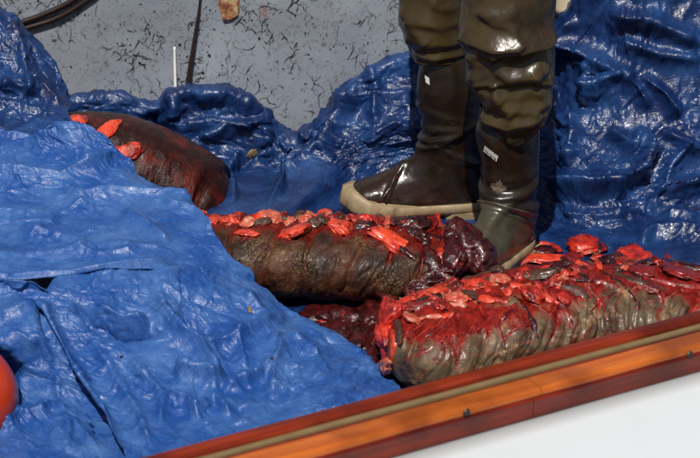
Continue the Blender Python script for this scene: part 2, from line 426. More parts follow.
def mat_wood(name, c1, c2, rough=.22):
    m, nt, bs, nd, lk = new_mat(name); ob = coords(nt)
    mp = nd.new('ShaderNodeMapping'); mp.inputs['Rotation'].default_value = (0, 0, -YAW_G); mp.inputs['Scale'].default_value = (1, 1, 1)
    lk.new(ob, mp.inputs[0])
    mp2 = nd.new('ShaderNodeMapping'); mp2.inputs['Scale'].default_value = (1.2, 30, 30); lk.new(mp.outputs[0], mp2.inputs[0])
    n = tex(nt, 'Noise', mp2.outputs[0], Scale=3.0, Detail=6.0, Roughness=.6)
    n2 = tex(nt, 'Noise', mp.outputs[0], Scale=5.0, Detail=3.0)
    c = mix(nt, ramp(nt, n.outputs[0], [(.35, 0), (.65, 1)]), c1, c2)
    c = mix(nt, mth(nt, 'MULTIPLY', ramp(nt, n2.outputs[0], [(.45, 0), (.62, 1)]), .75), c, tuple(x*.4 for x in c2))
    lk.new(c, bs.inputs['Base Color']); bs.inputs['Roughness'].default_value = rough
    bs.inputs['Coat Weight'].default_value = .25; bs.inputs['Coat Roughness'].default_value = .2; bs.inputs['Specular IOR Level'].default_value = .3
    lk.new(bump(nt, n.outputs[0], .001, .4), bs.inputs['Normal'])
    return m
GA, GB = atZ(150, 455.5, .25), atZ(700, 310.5, .25)
YAW_G = math.atan2(GB[1]-GA[1], GB[0]-GA[0])
M_wood_top = mat_wood('varnished_cap_wood', (.52, .135, .022), (.40, .085, .014))
M_wood_face = mat_wood('shaded_varnished_wood', (.20, .020, .006), (.10, .010, .004))  # cap varnish darkened: shade of the upright face put into the colour
M_wood_inner = mat_wood('red_varnished_wood', (.27, .034, .010), (.14, .016, .006))

def mat_simple(name, c, rough=.5, metal=0.0, var=.25, scale=20):
    m, nt, bs, nd, lk = new_mat(name); ob = coords(nt)
    n = tex(nt, 'Noise', ob, Scale=scale, Detail=5.0, Roughness=.6)
    lk.new(mix(nt, ramp(nt, n.outputs[0], [(.3, 0), (.7, 1)]), c, tuple(x*(1-var) for x in c)), bs.inputs['Base Color'])
    lk.new(bump(nt, n.outputs[0], .001, .3), bs.inputs['Normal'])
    bs.inputs['Roughness'].default_value = rough; bs.inputs['Metallic'].default_value = metal; return m
M_strip = mat_simple('weathered_strip', (.20, .14, .065), .5, .0)
M_hull = mat_simple('white_hull_paint', (.60, .64, .66), .4, 0, .05, 3)
M_bolt = mat_simple('dark_bolt', (.045, .030, .022), .5, .5)
M_rod = mat_simple('dark_rod', (.030, .014, .009), .22, .0)
M_white_rod = mat_simple('white_rod', (.80, .80, .76), .35)
M_hose = mat_simple('black_hose', (.018, .008, .006), .4)
M_buoy = mat_simple('orange_buoy', (.62, .050, .008), .28, 0, .3, 8)
M_deck = mat_simple('deck_paint', (.16, .18, .19), .6)
M_pole = mat_simple('beige_paint', (.62, .53, .36), .5)
M_water = mat_simple('sea_water', (.010, .035, .045), .08, 0, .4, 2)

def mat_bulwark():
    m, nt, bs, nd, lk = new_mat('scuffed_grey_paint'); ob = coords(nt)
    w = warp(nt, ob, 16, .05)
    n = tex(nt, 'Noise', ob, Scale=6, Detail=5.0, Roughness=.6)
    c = mix(nt, ramp(nt, n.outputs[0], [(.3, 0), (.7, 1)]), (.25, .28, .325), (.19, .21, .245))
    fine = tex(nt, 'Noise', ob, Scale=120, Detail=4.0, Roughness=.6)
    c = mix(nt, mth(nt, 'MULTIPLY', fine.outputs[0], .30), c, (.20, .215, .24))
    # thin blackish threads of dried blood and grime
    def threads(scale, width, msk_scale, lo, hi, seed):
        mp = nd.new('ShaderNodeMapping'); mp.inputs['Location'].default_value = (seed, seed*.7, seed*.3); mp.inputs['Scale'].default_value = (1.0, 1, .75); lk.new(w, mp.inputs[0])
        v = tex(nt, 'Voronoi', mp.outputs[0], feature='DISTANCE_TO_EDGE', Scale=scale)
        t = tex(nt, 'Noise', mp.outputs[0], Scale=40, Detail=2.0)
        wd = mth(nt, 'MULTIPLY', ramp(nt, t.outputs[0], [(.38, .15), (.72, 1.6)]), width)
        l = mth(nt, 'LESS_THAN', v.outputs[0], wd)
        k = tex(nt, 'Noise', mp.outputs[0], Scale=msk_scale, Detail=4.0, Roughness=.7)
        return mth(nt, 'MULTIPLY', l, ramp(nt, k.outputs[0], [(lo, 0), (hi, 1)]))
    ln = tex(nt, 'Noise', ob, Scale=19, Detail=3.0, Roughness=.5, Distortion=1.6)
    lw = tex(nt, 'Noise', ob, Scale=33, Detail=2.0); lm = tex(nt, 'Noise', ob, Scale=12, Detail=4.0, Roughness=.7)
    a = mth(nt, 'MULTIPLY', mth(nt, 'LESS_THAN', mth(nt, 'ABSOLUTE', mth(nt, 'SUBTRACT', ln.outputs[0], .5)), mth(nt, 'MULTIPLY', ramp(nt, lw.outputs[0], [(.36, .1), (.66, 1)]), .014)), ramp(nt, lm.outputs[0], [(.50, 0), (.53, 1)]));
    ln2 = tex(nt, 'Noise', ob, Scale=40, Detail=2.0, Roughness=.5, Distortion=1.8); lm2 = tex(nt, 'Noise', ob, Scale=19, Detail=4.0, Roughness=.7)
    b = mth(nt, 'MULTIPLY', mth(nt, 'LESS_THAN', mth(nt, 'ABSOLUTE', mth(nt, 'SUBTRACT', ln2.outputs[0], .47)), mth(nt, 'MULTIPLY', ramp(nt, lw.outputs[0], [(.36, .1), (.66, 1)]), .020)), ramp(nt, lm2.outputs[0], [(.49, 0), (.52, 1)]))
    sp = tex(nt, 'Voronoi', w, feature='F1', Scale=95); spn = tex(nt, 'Noise', ob, Scale=17, Detail=3.0)
    d = mth(nt, 'MULTIPLY', mth(nt, 'LESS_THAN', sp.outputs[0], .24), ramp(nt, spn.outputs[0], [(.49, 0), (.53, 1)]))
    f = mth(nt, 'ADD', mth(nt, 'ADD', a, b), d, True)
    hue = mix(nt, ramp(nt, spn.outputs[0], [(.40, 0), (.72, 1)]), (.010, .006, .008), (.07, .014, .008))
    c = mix(nt, mth(nt, 'MULTIPLY', f, .55), c, hue)
    sm_ = tex(nt, 'Noise', w, Scale=46, Detail=6.0, Roughness=.75); c = mix(nt, mth(nt, 'MULTIPLY', ramp(nt, sm_.outputs[0], [(.625, 0), (.645, 1)]), .92), c, (.018, .010, .010))
    rs = tex(nt, 'Noise', w, Scale=11, Detail=4.0, Roughness=.6)
    c = mix(nt, mth(nt, 'MULTIPLY', ramp(nt, rs.outputs[0], [(.69, 0), (.76, 1)]), .6), c, (.22, .08, .025))
    lk.new(c, bs.inputs['Base Color']); bs.inputs['Roughness'].default_value = .55
    lk.new(bump(nt, n.outputs[0], .006, .5, bump(nt, fine.outputs[0], .0008, .5)), bs.inputs['Normal'])
    return m
M_bulwark = mat_bulwark()
def mat_rust():
    m, nt, bs, nd, lk = new_mat('rusted_cream_paint'); ob = coords(nt)
    n = tex(nt, 'Noise', ob, Scale=34, Detail=6.0, Roughness=.7)
    c = ramp(nt, n.outputs[0], [(.38, (.40, .30, .16)), (.50, (.25, .09, .03)), (.60, (.10, .02, .01)), (.72, (.45, .36, .22))])
    lk.new(c, bs.inputs['Base Color']); bs.inputs['Roughness'].default_value = .7
    lk.new(bump(nt, n.outputs[0], .003, .7), bs.inputs['Normal']); return m
M_rust = mat_rust()

# ------------------------------------------------------------------ setting: sea, deck, bulwark
def box_bm(bm, lo, hi, bev=0.0, rot=None, org=None):
    r = bmesh.ops.create_cube(bm, size=1.0)
    vs_ = r['verts']
    for v in vs_:
        v.co = Vector((lo[k]+(v.co[k]+.5)*(hi[k]-lo[k]) for k in range(3)))
    if bev: 
        es = list({e for v in vs_ for e in v.link_edges})
        rr = bmesh.ops.bevel(bm, geom=es, offset=bev, segments=2, profile=.5, affect='EDGES')
        vs_ = list({v for f in rr['faces'] for v in f.verts} | {v for v in vs_ if v.is_valid})
    return vs_
bm = bmesh.new(); bmesh.ops.create_grid(bm, x_segments=2, y_segments=2, size=2500)
for v in bm.verts: v.co.z = -.75
tag(from_bm('water', bm, M_water), 'dark sea water around the boat', kind='structure')
DECK_Z = -.012
bm = bmesh.new(); box_bm(bm, (-3.2, -2.6, DECK_Z-.04), (3.2, .62, DECK_Z)); 
# keep the deck inside the near hull side: cut it along the gunwale line
gd = np.array([math.cos(YAW_G), math.sin(YAW_G), 0]); go = np.array([math.sin(YAW_G), -math.cos(YAW_G), 0])
cutp = GA+go*.02
bmesh.ops.bisect_plane(bm, geom=bm.verts[:]+bm.edges[:]+bm.faces[:], plane_co=V(cutp), plane_no=V(go), clear_outer=True)
tag(from_bm('deck', bm, M_deck), 'grey painted deck under the tarps', kind='structure')

# far bulwark: slightly dented plate with a capping rail above the frame
WY = .60
xs = np.linspace(-3.2, 3.2, 240); zs = np.linspace(DECK_Z, 1.0, 60)
Xw = np.stack([np.repeat(xs[None], 60, 0), np.full((60, 240), WY), np.repeat(zs[:, None], 240, 1)], -1)
Xw[..., 1] += .006*perlin(Xw, 3, 4)+.003*perlin(Xw, 9, 5)
bul = thing('bulwark', (0, WY, 0), 'scuffed blue-grey painted bulwark wall spattered with dark threads, behind the tarps', 'wall')
w_ = from_grid('plate', Xw, M_bulwark, bul)
sm = w_.modifiers.new('thick', 'SOLIDIFY'); sm.thickness = .03; sm.offset = 1
bm = bmesh.new(); box_bm(bm, (-3.2, WY-.05, 1.0), (3.2, WY+.09, 1.035), .008); from_bm('cap_rail', bm, M_wood_inner, bul)

M_splash = mat_simple('dried_splash', (.013, .007, .008), .6, 0, .5, 40)
def wall_y(x, z): return WY+.006*float(perlin(np.array([x, WY, z]), 3, 4))+.003*float(perlin(np.array([x, WY, z]), 9, 5))
wr = random.Random(21); vv, ff = [], []
def thread(x, z, a, L, w, depth=0):
    n_ = max(3, int(L/.005)); prev = None
    for i_ in range(n_+1):
        t_ = i_/n_; ww = w*(.35+.9*math.sin(math.pi*min(1, t_*1.15)))*wr.uniform(.5, 1.3)
        nx, nz = -math.sin(a), math.cos(a); y_ = wall_y(x, z)-.0318
        vv.append((x+nx*ww, y_, z+nz*ww)); vv.append((x-nx*ww, y_, z-nz*ww)); k_ = len(vv)-2
        if prev is not None: ff.append((prev, prev+1, k_+1, k_))
        prev = k_
        a += wr.gauss(0, .38); x += math.cos(a)*.005; z += math.sin(a)*.005
        if depth < 2 and wr.random() < .07: thread(x, z, a+wr.choice([-1, 1])*wr.uniform(.6, 1.4), L*.4, w*.6, depth+1)
        if z < .1 or z > .98: break
def spot(x, z, r_):
    y_ = wall_y(x, z)-.0322; k_ = len(vv); m_ = 9; st_ = wr.uniform(.5, 2.0); an = wr.uniform(0, 3.1)
    for q in range(m_):
        b_ = 2*math.pi*q/m_; rr2 = r_*wr.uniform(.6, 1.2); dx, dz = math.cos(b_)*rr2*st_, math.sin(b_)*rr2
        vv.append((x+dx*math.cos(an)-dz*math.sin(an), y_, z+dx*math.sin(an)+dz*math.cos(an)))
    ff.append(tuple(range(k_, k_+m_)))
for _ in range(190):
    cx_, cz_ = wr.uniform(-1.1, .5), wr.uniform(.1, .62); big = wr.random()
    for _k in range(wr.randint(2, 6)):
        thread(cx_+wr.gauss(0, .022), cz_+wr.gauss(0, .022), wr.choice([wr.uniform(0, 6.3), wr.gauss(1.2, .5), wr.gauss(-1.9, .5)]), wr.uniform(.008, .07), wr.uniform(.0003, .0010)*(1.4 if big > .85 else 1))
    for _k in range(wr.randint(2, 9)): spot(cx_+wr.gauss(0, .035), cz_+wr.gauss(0, .03), wr.uniform(.0007, .0022)*(1.9 if wr.random() < .1 else 1))
me = bpy.data.meshes.new('dried_splashes'); me.from_pydata(vv, [], ff); me.materials.append(M_splash)
o = bpy.data.objects.new('dried_splashes', me); link(o, bul); o['kind'] = 'stuff'; o['label'] = 'dark dried threads and drops on the grey paint'
# rusty bracket on the wall, upper edge of the picture
def prism_px(name, pts, Y, depth, mat, parent=None, bev=.002):
    bm = bmesh.new(); vs_ = [bm.verts.new(V(atY(x, y, Y))) for x, y in pts]
    f = bm.faces.new(vs_); r = bmesh.ops.extrude_face_region(bm, geom=[f])
    for v in r['geom']:
        if isinstance(v, bmesh.types.BMVert): v.co.y += depth
    bmesh.ops.recalc_face_normals(bm, faces=bm.faces)
    if bev: bmesh.ops.bevel(bm, geom=bm.edges[:], offset=bev, segments=2, affect='EDGES')
    return from_bm(name, bm, mat, parent)
o = prism_px('rib_bracket', [(214, -60), (246, -60), (239, 0), (238, 16), (231, 20), (223, 21), (219, 6)], WY-.035, .03, M_rust)
tag(o, 'rusty cream wooden bracket end hanging down the wall at the top edge', 'bracket')

def tube(name, pts, radii, mat, parent=None, seg=12, nsub=8, cap=True):
    P = np.array(pts, float); k = len(P)
    t = np.linspace(0, k-1, (k-1)*nsub+1); C = catmull(P, t)
    r = np.interp(t, np.arange(k), radii if hasattr(radii, '__len__') else [radii]*k)
    T = np.gradient(C, axis=0); T /= np.linalg.norm(T, axis=1)[:, None]
    a = np.cross(T, [0.03, .95, .31]); a /= np.linalg.norm(a, axis=1)[:, None]; b = np.cross(T, a)
    th = np.linspace(0, 2*math.pi, seg, endpoint=False)
    X = C[:, None]+r[:, None, None]*(a[:, None]*np.cos(th)[None, :, None]+b[:, None]*np.sin(th)[None, :, None])
    return from_grid(name, X, mat, parent, wrap=True, cap=cap)
o = tube('boat_hook_shaft', [atY(207, -80, WY-.035), atY(200, 0, WY-.035), atY(194, 40, WY-.04), atY(189, 74, WY-.045), atY(186, 105, WY-.05)], [.0025, .0028, .0042, .0062, .0066], M_rod)
tag(o, 'thin dark tapering rod leaning against the grey wall above the tarp', 'rod')
o = tube('white_stick', [atY(174.5, 47, WY-.03), atY(175, 70, WY-.035), atY(176, 108, WY-.045)], [.0030, .0040, .0044], M_white_rod)
tag(o, 'short white stick standing upright against the grey wall', 'stick')
o = tube('hose', [atY(-60, 47, WY-.036), atY(-10, 33, WY-.036), atY(20, 23, WY-.036), atY(45, 14, WY-.036), atY(75, -1, WY-.036), atY(110, -30, WY-.036)], .0082, M_hose)
tag(o, 'upper of two black hoses running across the wall at top left', 'hose', 'black hoses on the wall')
o = tube('hose', [atY(-60, 55, WY-.036), atY(-10, 41, WY-.036), atY(24, 29, WY-.036), atY(55, 19, WY-.036), atY(80, 5, WY-.036), atY(104, -14, WY-.036), atY(140, -60, WY-.036)], .0082, M_hose)
tag(o, 'lower of two black hoses running across the wall at top left', 'hose', 'black hoses on the wall')
o = tube('post', [atY(566, 12, WY-.06), atY(566, -40, WY-.06), atY(566, -160, WY-.06)], .038, M_pole)
tag(o, 'beige post end just showing right of the wader leg at the top', 'post')

# ------------------------------------------------------------------ near side of the boat
def strip(name, s0, s1, prof, mat, parent, seed=0, ns=60):
    """bar along the gunwale line from s0 to s1 metres with cross-section prof [(outboard, z)...] closed"""
    s = np.linspace(s0, s1, ns); P = np.array(prof)
    # rounded profile
    Q = []
    n = len(P)
    for k in range(n):
        a, b, c = P[k-1], P[k], P[(k+1) % n]
        for w in (.25,):
            la, lc = np.linalg.norm(a-b), np.linalg.norm(c-b); r = min(.004, .3*la, .3*lc)
            p = b+(a-b)/la*r; q = b+(c-b)/lc*r; mid = (p+q)/4+b/2
            Q += [p, mid, q]
    Q = np.array(Q)
    X = GA[None, None]+gd*s[:, None, None]+go*Q[None, :, 0:1]; X[..., 2] = Q[None, :, 1]
    wv = .0012*perlin(np.stack([s, s*0+seed, s*0], -1), 5, seed); X[..., 2] += wv[:, None]
    return from_grid(name, X, mat, parent, wrap=True, cap=True, smooth=False)
def s_of(px, py, z):
    return float((atZ(px, py, z)-GA)@gd)
JO = s_of(537, 385, .25)
side = thing('hull_side', GA, 'near side of the boat with varnished wooden coaming and white painted side deck', 'boat side')
L0, L1 = -2.2, 3.2
strip('inner_rail', L0, L1, [(-.004, .20), (-.004, .246), (.006, .254), (.026, .254), (.034, .247), (.034, .20)], M_wood_inner, side, 1)
strip('metal_strip', L0, L1, [(.0345, .20), (.0345, .2435), (.049, .2435), (.049, .20)], M_strip, side, 2)
strip('cap_plank', L0, L1, [(.0495, .20), (.0495, .238), (.074, .238), (.074, .20)], M_wood_face, side, 3)
for a, b in ((L0, JO-.0008), (JO+.0008, L1)):
    strip('cap_plank', a, b, [(.0745, .2355), (.0745, .247), (.078, .250), (.118, .250), (.126, .247), (.129, .2355)], M_wood_top, side, 4)
    strip('rubbing_strake', a-.02, b-.02 if b < L1 else b, [(.080, .190), (.080, .235), (.128, .235), (.1315, .230), (.1315, .196), (.128, .190)], M_wood_face, side, 5)
# hull skin below the strake, gently flared
hp = [(.122, .186), (.18, .184), (.30, .178), (.50, .165), (.62, .150), (.64, .135), (.645, .10), (.62, -.3), (.55, -1.0)]
s = np.linspace(L0, L1, 40); H = np.array(hp)
X = GA[None, None]+gd*s[:, None, None]+go*H[None, :, 0:1]; X[..., 2] = H[None, :, 1]
o = from_grid('side_deck', X, M_hull, side); md = o.modifiers.new('thick', 'SOLIDIFY'); md.thickness = .012; md.offset = 0
X2 = GA[None, None]+gd*s[:, None, None]+go*np.array([.012, .012])[None, :, None]; X2[..., 2] = np.array([.20, DECK_Z-.05])[None]
o = from_grid('inner_skin', X2, M_bulwark, side); md = o.modifiers.new('thick', 'SOLIDIFY'); md.thickness = .012; md.offset = 0
def disc(name, c, nrm, r, h, mat, parent, seg=18):
    bm = bmesh.new(); bmesh.ops.create_cone(bm, cap_ends=True, segments=seg, radius1=r, radius2=r*.7, depth=h)
    q = V(nrm).to_track_quat('Z', 'Y')
    for v in bm.verts: v.co = q @ v.co + V(c)
    return from_bm(name, bm, mat, parent)
for px, py in ((467, 413), (690, 355), (262, 467)):
    d = ray(px, py); t = ((GA+go*.1325-CAM)@go)/(d@go); disc('bolt_head', CAM+d*t, go, .008, .003, M_bolt, side)
for px, py in ((587, 349), (631, 337), (420, 393)):
    disc('screw_head', atZ(px, py, .245), (0, 0, 1), .006, .004, M_strip, side)

# ------------------------------------------------------------------ meat rolls
ALLBVH = []
def add_bvh(o):
    me = o.data; ALLBVH.append(BVHTree.FromPolygons([v.co.copy() for v in me.vertices], [tuple(p.vertices) for p in me.polygons]))
def cast(px, py):
    d = V(ray(px, py)).normalized(); best = None
    for b in ALLBVH:
        h = b.ray_cast(V(CAM), d)
        if h[0] is not None and (best is None or h[3] < best[3]): best = h
    if best is None: 
        p = V(atZ(px, py, .01)); return p, Vector((0, 0, 1))
    n = best[1]
    if n.dot(d) > 0: n = -n
    return best[0], n

def roll(name, axis, ry, rz, mat, parent, grooves, slant, gdepth, noise_amp, seed, blood_fn, nu=330, nt_=200, roundpow=3.0):
    """bulging roll of hide along a bent axis: axis = list of (x,y,zc); ry/rz radii along it"""
    A = np.array(axis, float); k = len(A)
    t = np.linspace(0, k-1, nu); C = catmull(A, t)
    RY = np.interp(t, np.arange(k), ry); RZ = np.interp(t, np.arange(k), rz)
    u = np.linspace(0, 1, nu)
    tap = np.clip(1-np.abs(2*u-1)**(roundpow*2), 0, 1)**(.5)
    T = np.gradient(C, axis=0); T[:, 2] *= .3; T /= np.linalg.norm(T, axis=1)[:, None]
    S = np.cross(T, [0, 0, 1]); S /= np.linalg.norm(S, axis=1)[:, None]          # towards the camera
    Upv = np.cross(S, T)
    th = np.linspace(0, 2*math.pi, nt_, endpoint=False)
    ct, st_ = np.cos(th), np.sin(th)
    sc = np.sign(ct)*np.abs(ct)**.88; ss = np.sign(st_)*np.abs(st_)**.92
    D = S[:, None]*(RY[:, None]*sc[None])[..., None]+Upv[:, None]*(RZ[:, None]*ss[None])[..., None]
    X = C[:, None]+D*tap[:, None, None]
    N = D/np.linalg.norm(D, axis=-1)[..., None]
    # grooves: coordinate along the roll, slanting down the front
    front = (np.pi/2-th)                     # 0 on top, grows down the camera side
    front = (front+np.pi) % (2*np.pi)-np.pi
    ph = u[:, None]-slant*front[None]+.018*perlin(X, 7, seed)+.006*perlin(X, 20, seed+6)
    H = np.zeros(ph.shape); G = np.zeros(ph.shape)
    gs = np.array(grooves); 
    dist = np.abs(ph[..., None]-gs).min(-1)
    wid = np.median(np.diff(np.sort(gs)))
    gm = np.exp(-(dist/(wid*.085))**2); H -= gdepth*gm*(.6+.5*perlin(X, 12, seed+8)); G = gm
    H += gdepth*.28*np.sqrt(np.clip(dist/(wid*.5), 0, 1))
    Q_ = np.stack([ph*48, front*1.3+0*ph, 0*ph+seed], -1); pl = perlin(Q_, 1.0, seed+5)
    pk = 1.0 if gdepth > .004 else .15
    H -= pk*.0045*np.exp(-(pl/.16)**2)*np.clip(.5+1.2*perlin(Q_*.4, 1.0, seed+7), 0, 1)
    H += pk*.0022*perlin(Q_*2.1, 1.0, seed+3)
    H += noise_amp*fbm(X, 7, seed+1, 5, .52)
    H += noise_amp*.35*ridged(X, 26, seed+2)
    X = X+N*H[..., None]*np.clip(tap*1.5, 0, 1)[:, None, None]
    X[..., 2] = np.maximum(X[..., 2], .004+.002*perlin(X, 8, 2))
    bl = blood_fn(X, u[:, None]+0*front[None], front[None]+0*u[:, None], G)
    o = from_grid(name, X, mat, parent, wrap=True, cap=True, attrs={'blood': bl})
    add_bvh(o); return o

# middle roll
def blood_mid(X, u, f, g):
    px_, py_ = project(X); st = np.zeros(px_.shape)
    for cx_, cy_, r_ in ((207, 219, 14), (250, 220, 18), (294, 232, 16), (271, 217, 14), (343, 229, 17), (365, 217, 20), (394, 243, 26), (443, 258, 24), (420, 235, 34), (247, 234, 12), (326, 216, 12), (455, 275, 30)):
        st = np.maximum(st, np.exp(-((px_-cx_)**2+((py_-cy_)*1.2)**2)/(r_*r_)))
    b = np.exp(-((f-.0)/.40)**2)*.50+g*.30+.55*st+.35*np.clip((u-.72)*3, 0, 1)+.15*perlin(X, 6, 91)
    return b
mid = thing('meat_roll', (-.10, -.40, 0), 'long brown hide-covered meat roll in the middle, laced with red lumps along its top', 'meat roll', 'rolls of meat in hide on the tarp')
mid_axis = [(-.52, -.37, .085), (-.36, -.385, .088), (-.2, -.39, .092), (0.0, -.395, .088), (.15, -.395, .080), (.25, -.385, .070), (.33, -.36, .058)]
roll('hide', mid_axis, [.12, .13, .135, .14, .138, .125, .10], [.080, .082, .084, .084, .076, .066, .052], M_skin_mid, mid,
     [.05, .125, .215, .275, .37, .44, .535, .60, .69, .75, .84, .92], -.018, .0085, .005, 11, blood_mid)
# front roll
def blood_front(X, u, f, g):
    return np.exp(-((f-.05)/.65)**2)*.66+g*.34+.50*perlin(X, 9, 77)+.18*perlin(X, 22, 78)+.40*np.clip((u-.66)*3, 0, 1)+.09
fro = thing('meat_roll', (.45, -.66, 0), 'grey-green meat roll with bloody streaks lying against the wooden gunwale', 'meat roll', 'rolls of meat in hide on the tarp')
p0 = atZ(392, 345, .06); 
fro_axis = [(.075, -.90, .078), (.14, -.875, .082), (.25, -.81, .086), (.38, -.745, .090), (.52, -.69, .090), (.66, -.655, .084), (.80, -.625, .078), (.95, -.59, .070)]
roll('hide', fro_axis, [.12, .15, .165, .17, .165, .155, .145, .12], [.070, .078, .084, .088, .086, .078, .072, .062], M_skin_front, fro,
     [.05, .13, .235, .30, .41, .475, .585, .65, .755, .83, .93], -.055, .006, .0085, 23, blood_front, roundpow=4.0)
# back-left hump
def blood_back(X, u, f, g):
    return -.10+.36*perlin(X, 9, 31)+.2*np.exp(-((u-.35)/.3)**2)-.5*np.clip((u-.75)*4, 0, 1)
bak = thing('meat_roll', (-.5, .12, 0), 'dark red smooth meat hump behind the bright tarp at upper left', 'meat roll', 'rolls of meat in hide on the tarp')
bak_axis = [atY(20, 165, .12), atY(75, 165, .12), atY(120, 170, .13), atY(165, 185, .13), atY(200, 202, .12), atY(214, 212, .11), atY(237, 228, .10)]
bak_axis = [tuple(p) for p in bak_axis]
def zc(axis, top):  # axis points given at mid height of the hump
    return axis
roll('hide', bak_axis, [.12, .14, .15, .15, .14, .115, .08], [.120, .135, .140, .136, .122, .098, .058], M_skin_back, bak,
     [.1, .3, .5], -.02, .002, .0035, 37, blood_back, roundpow=5.0)

BLOB_CACHE = {}
def blob(name, px, py, a, b, ang, mat, parent, c=None, sink=.25, seed=0, label=None, rough=.16, lift=0.0, sub=4):
    """lump of flesh seated on whatever surface lies there; a, b half sizes in photo pixels, c half thickness (m)"""
    p, n = cast(px, py)
    sc = (p-V(CAM)).length/FPX
    A, B = a*sc, b*sc; Cc = c if c else min(A, B)*.8
    tng = Vector((math.cos(R(ang)), 0, 0))+V(UP)*math.sin(R(-ang))
    tng = V(RT)*math.cos(R(ang))+V(UP)*math.sin(R(ang))
    t = (tng-n*tng.dot(n)).normalized(); s = n.cross(t)
    # foreshortening of the cross axis
    vd = (p-V(CAM)).normalized(); fs = max(.45, (s-vd*s.dot(vd)).length); B /= fs
    fs = max(.5, (t-vd*t.dot(vd)).length); A /= fs
    bm = bmesh.new(); bmesh.ops.create_icosphere(bm, subdivisions=sub, radius=1.0)
    P = np.array([v.co[:] for v in bm.verts])
    sd = seed+len(BLOB_CACHE)*1.37; BLOB_CACHE[len(BLOB_CACHE)] = 1
    r = 1+rough*1.6*perlin(P, 1.1, sd)+rough*.9*perlin(P, 2.6, sd+3)+rough*.4*perlin(P, 6, sd+5)
    P = P*r[:, None]
    bend = .25*perlin(P*0+np.array([sd, 0, 0]), 1.0, 0)
    P[:, 2] -= .12*P[:, 0]**2
    P[:, 1] += bend[:, None][:, 0]*P[:, 0]**2
    Q = P*np.array([A, B, Cc])
    M = np.array([t[:], s[:], n[:]])
    W = Q@M+np.array((p+n*(Cc*(1-2*sink)*.5+lift))[:])
    for v, w in zip(bm.verts, W): v.co = w
    o = from_bm(name, bm, mat, parent, smooth=True)
    if label: o['label'] = label
    return o

F, O, D, K, P_, Hs = M_red, M_orange, M_dark, M_deep, M_fat, M_hide_scrap
for px, py, a, b, ang, mt in [
    (203, 217, 10, 6, -15, O), (213, 222, 9, 6, -30, O), (214, 214, 9, 4, 0, O), (227, 213.5, 8, 5, 10, P_), (231, 221, 9, 5, 20, O), (240, 218, 5, 4, 0, F),
    (250, 214, 13, 4.5, 4, O), (250, 223, 9, 4.5, 0, P_), (247, 233, 11, 3.2, -38, O), (262, 222, 8, 5, -20, Hs), (271, 216, 12, 5, 8, P_),
    (288, 222, 10, 4, 10, P_), (294, 233, 15, 6, -8, O), (306, 218, 10, 4, 12, P_), (314, 224, 8, 4, -10, Hs), (326, 213, 7, 4, -50, O), (343, 229, 14, 6.5, -3, O),
    (322, 221, 8, 5, 10, Hs), (335, 219, 8, 4, 0, K), (365, 214.5, 17, 7.5, 6, F), (352, 220, 9, 4, 20, F), (388, 222, 3.2, 9, -12, P_), (396, 212, 12, 3.5, 20, F),
    (394, 243, 24, 7.5, -38, O), (380, 222, 8, 5, -10, K), (408, 224, 17, 7, -10, D), (402, 217, 15, 5, 0, D), (430, 226, 7, 10, -20, K), (424, 240, 12, 6, -15, D),
    (443, 258, 12, 11, -35, F), (437, 222, 4, 9, -15, F), (418, 233, 10, 4, -25, D), (365, 226, 12, 4, -20, D)]:
    blob('flesh_lump', px, py, a, b, ang, mt, mid, seed=px*.11+py, c=min(.014, b*.0022), sink=.42, rough=.26)

rr_ = random.Random(5)
def flap(path, wpx, mat, parent, thick=.006, seed=0, lift=0.0):
    """a long soft strip of tissue lying over what is under it, thick in the middle, torn thin at its rims"""
    pts, nn = [], []
    P = catmull(np.array(path, float), np.linspace(0, len(path)-1, (len(path)-1)*7+1))
    for x, y in P:
        p, n = cast(x, y); pts.append(np.array(p[:])); nn.append(np.array(n[:]))
    C = np.array(pts); N_ = np.array(nn)
    for _ in range(3):
        C[1:-1] = .5*C[1:-1]+.25*(C[2:]+C[:-2]); N_[1:-1] = .5*N_[1:-1]+.25*(N_[2:]+N_[:-2])
    k = len(C); T = np.gradient(C, axis=0); T /= np.linalg.norm(T, axis=1)[:, None]+1e-9
    N_ -= T*(N_*T).sum(1)[:, None]; N_ /= np.linalg.norm(N_, axis=1)[:, None]+1e-9
    S = np.cross(N_, T); th = np.linspace(0, 2*math.pi, 22, endpoint=False)
    u = np.linspace(0, 1, k); W = wpx*.5*5.0/FPX*(np.clip(1-(2*u-1)**4, 0, 1)**.6)*(1+.55*perlin(np.stack([u*len(path)*1.7, u*0+seed, u*0], -1), 1.0, seed))
    W = np.maximum(W, .0012)*1.25
    H = thick*np.clip(1-(2*u-1)**4, 0, 1)**.5
    side_ = np.cos(th)[None]; up_ = np.sin(th)[None]
    X = C[:, None]+S[:, None]*(W[:, None]*side_)[..., None]+N_[:, None]*(H[:, None]*(up_*.8+.15)+lift)[..., None]
    X -= N_[:, None]*(.35*W[:, None]*side_**2)[..., None]
    nz = .0022*perlin(X, 70, seed)+.0030*perlin(X, 28, seed+2)
    X += N_[:, None]*nz[..., None]+S[:, None]*(.003*perlin(X, 45, seed+4)*np.sign(side_))[..., None]
    return from_grid('flesh_flap', X, mat, parent, wrap=True, cap=True)
def strand(px, py, length, ang, r, mat, parent, curl):
    pts = []
    for j in range(6):
        q = j/5-.5; a_ = R(ang+curl*q)
        p, n = cast(px+math.cos(a_)*length*q, py-math.sin(a_)*length*q); pts.append(tuple(p+n*r*.4))
    tube('membrane_strand', pts, [r*.3, r, r*.8, r*1.1, r*.7, r*.2], mat, parent, seg=6, nsub=3)
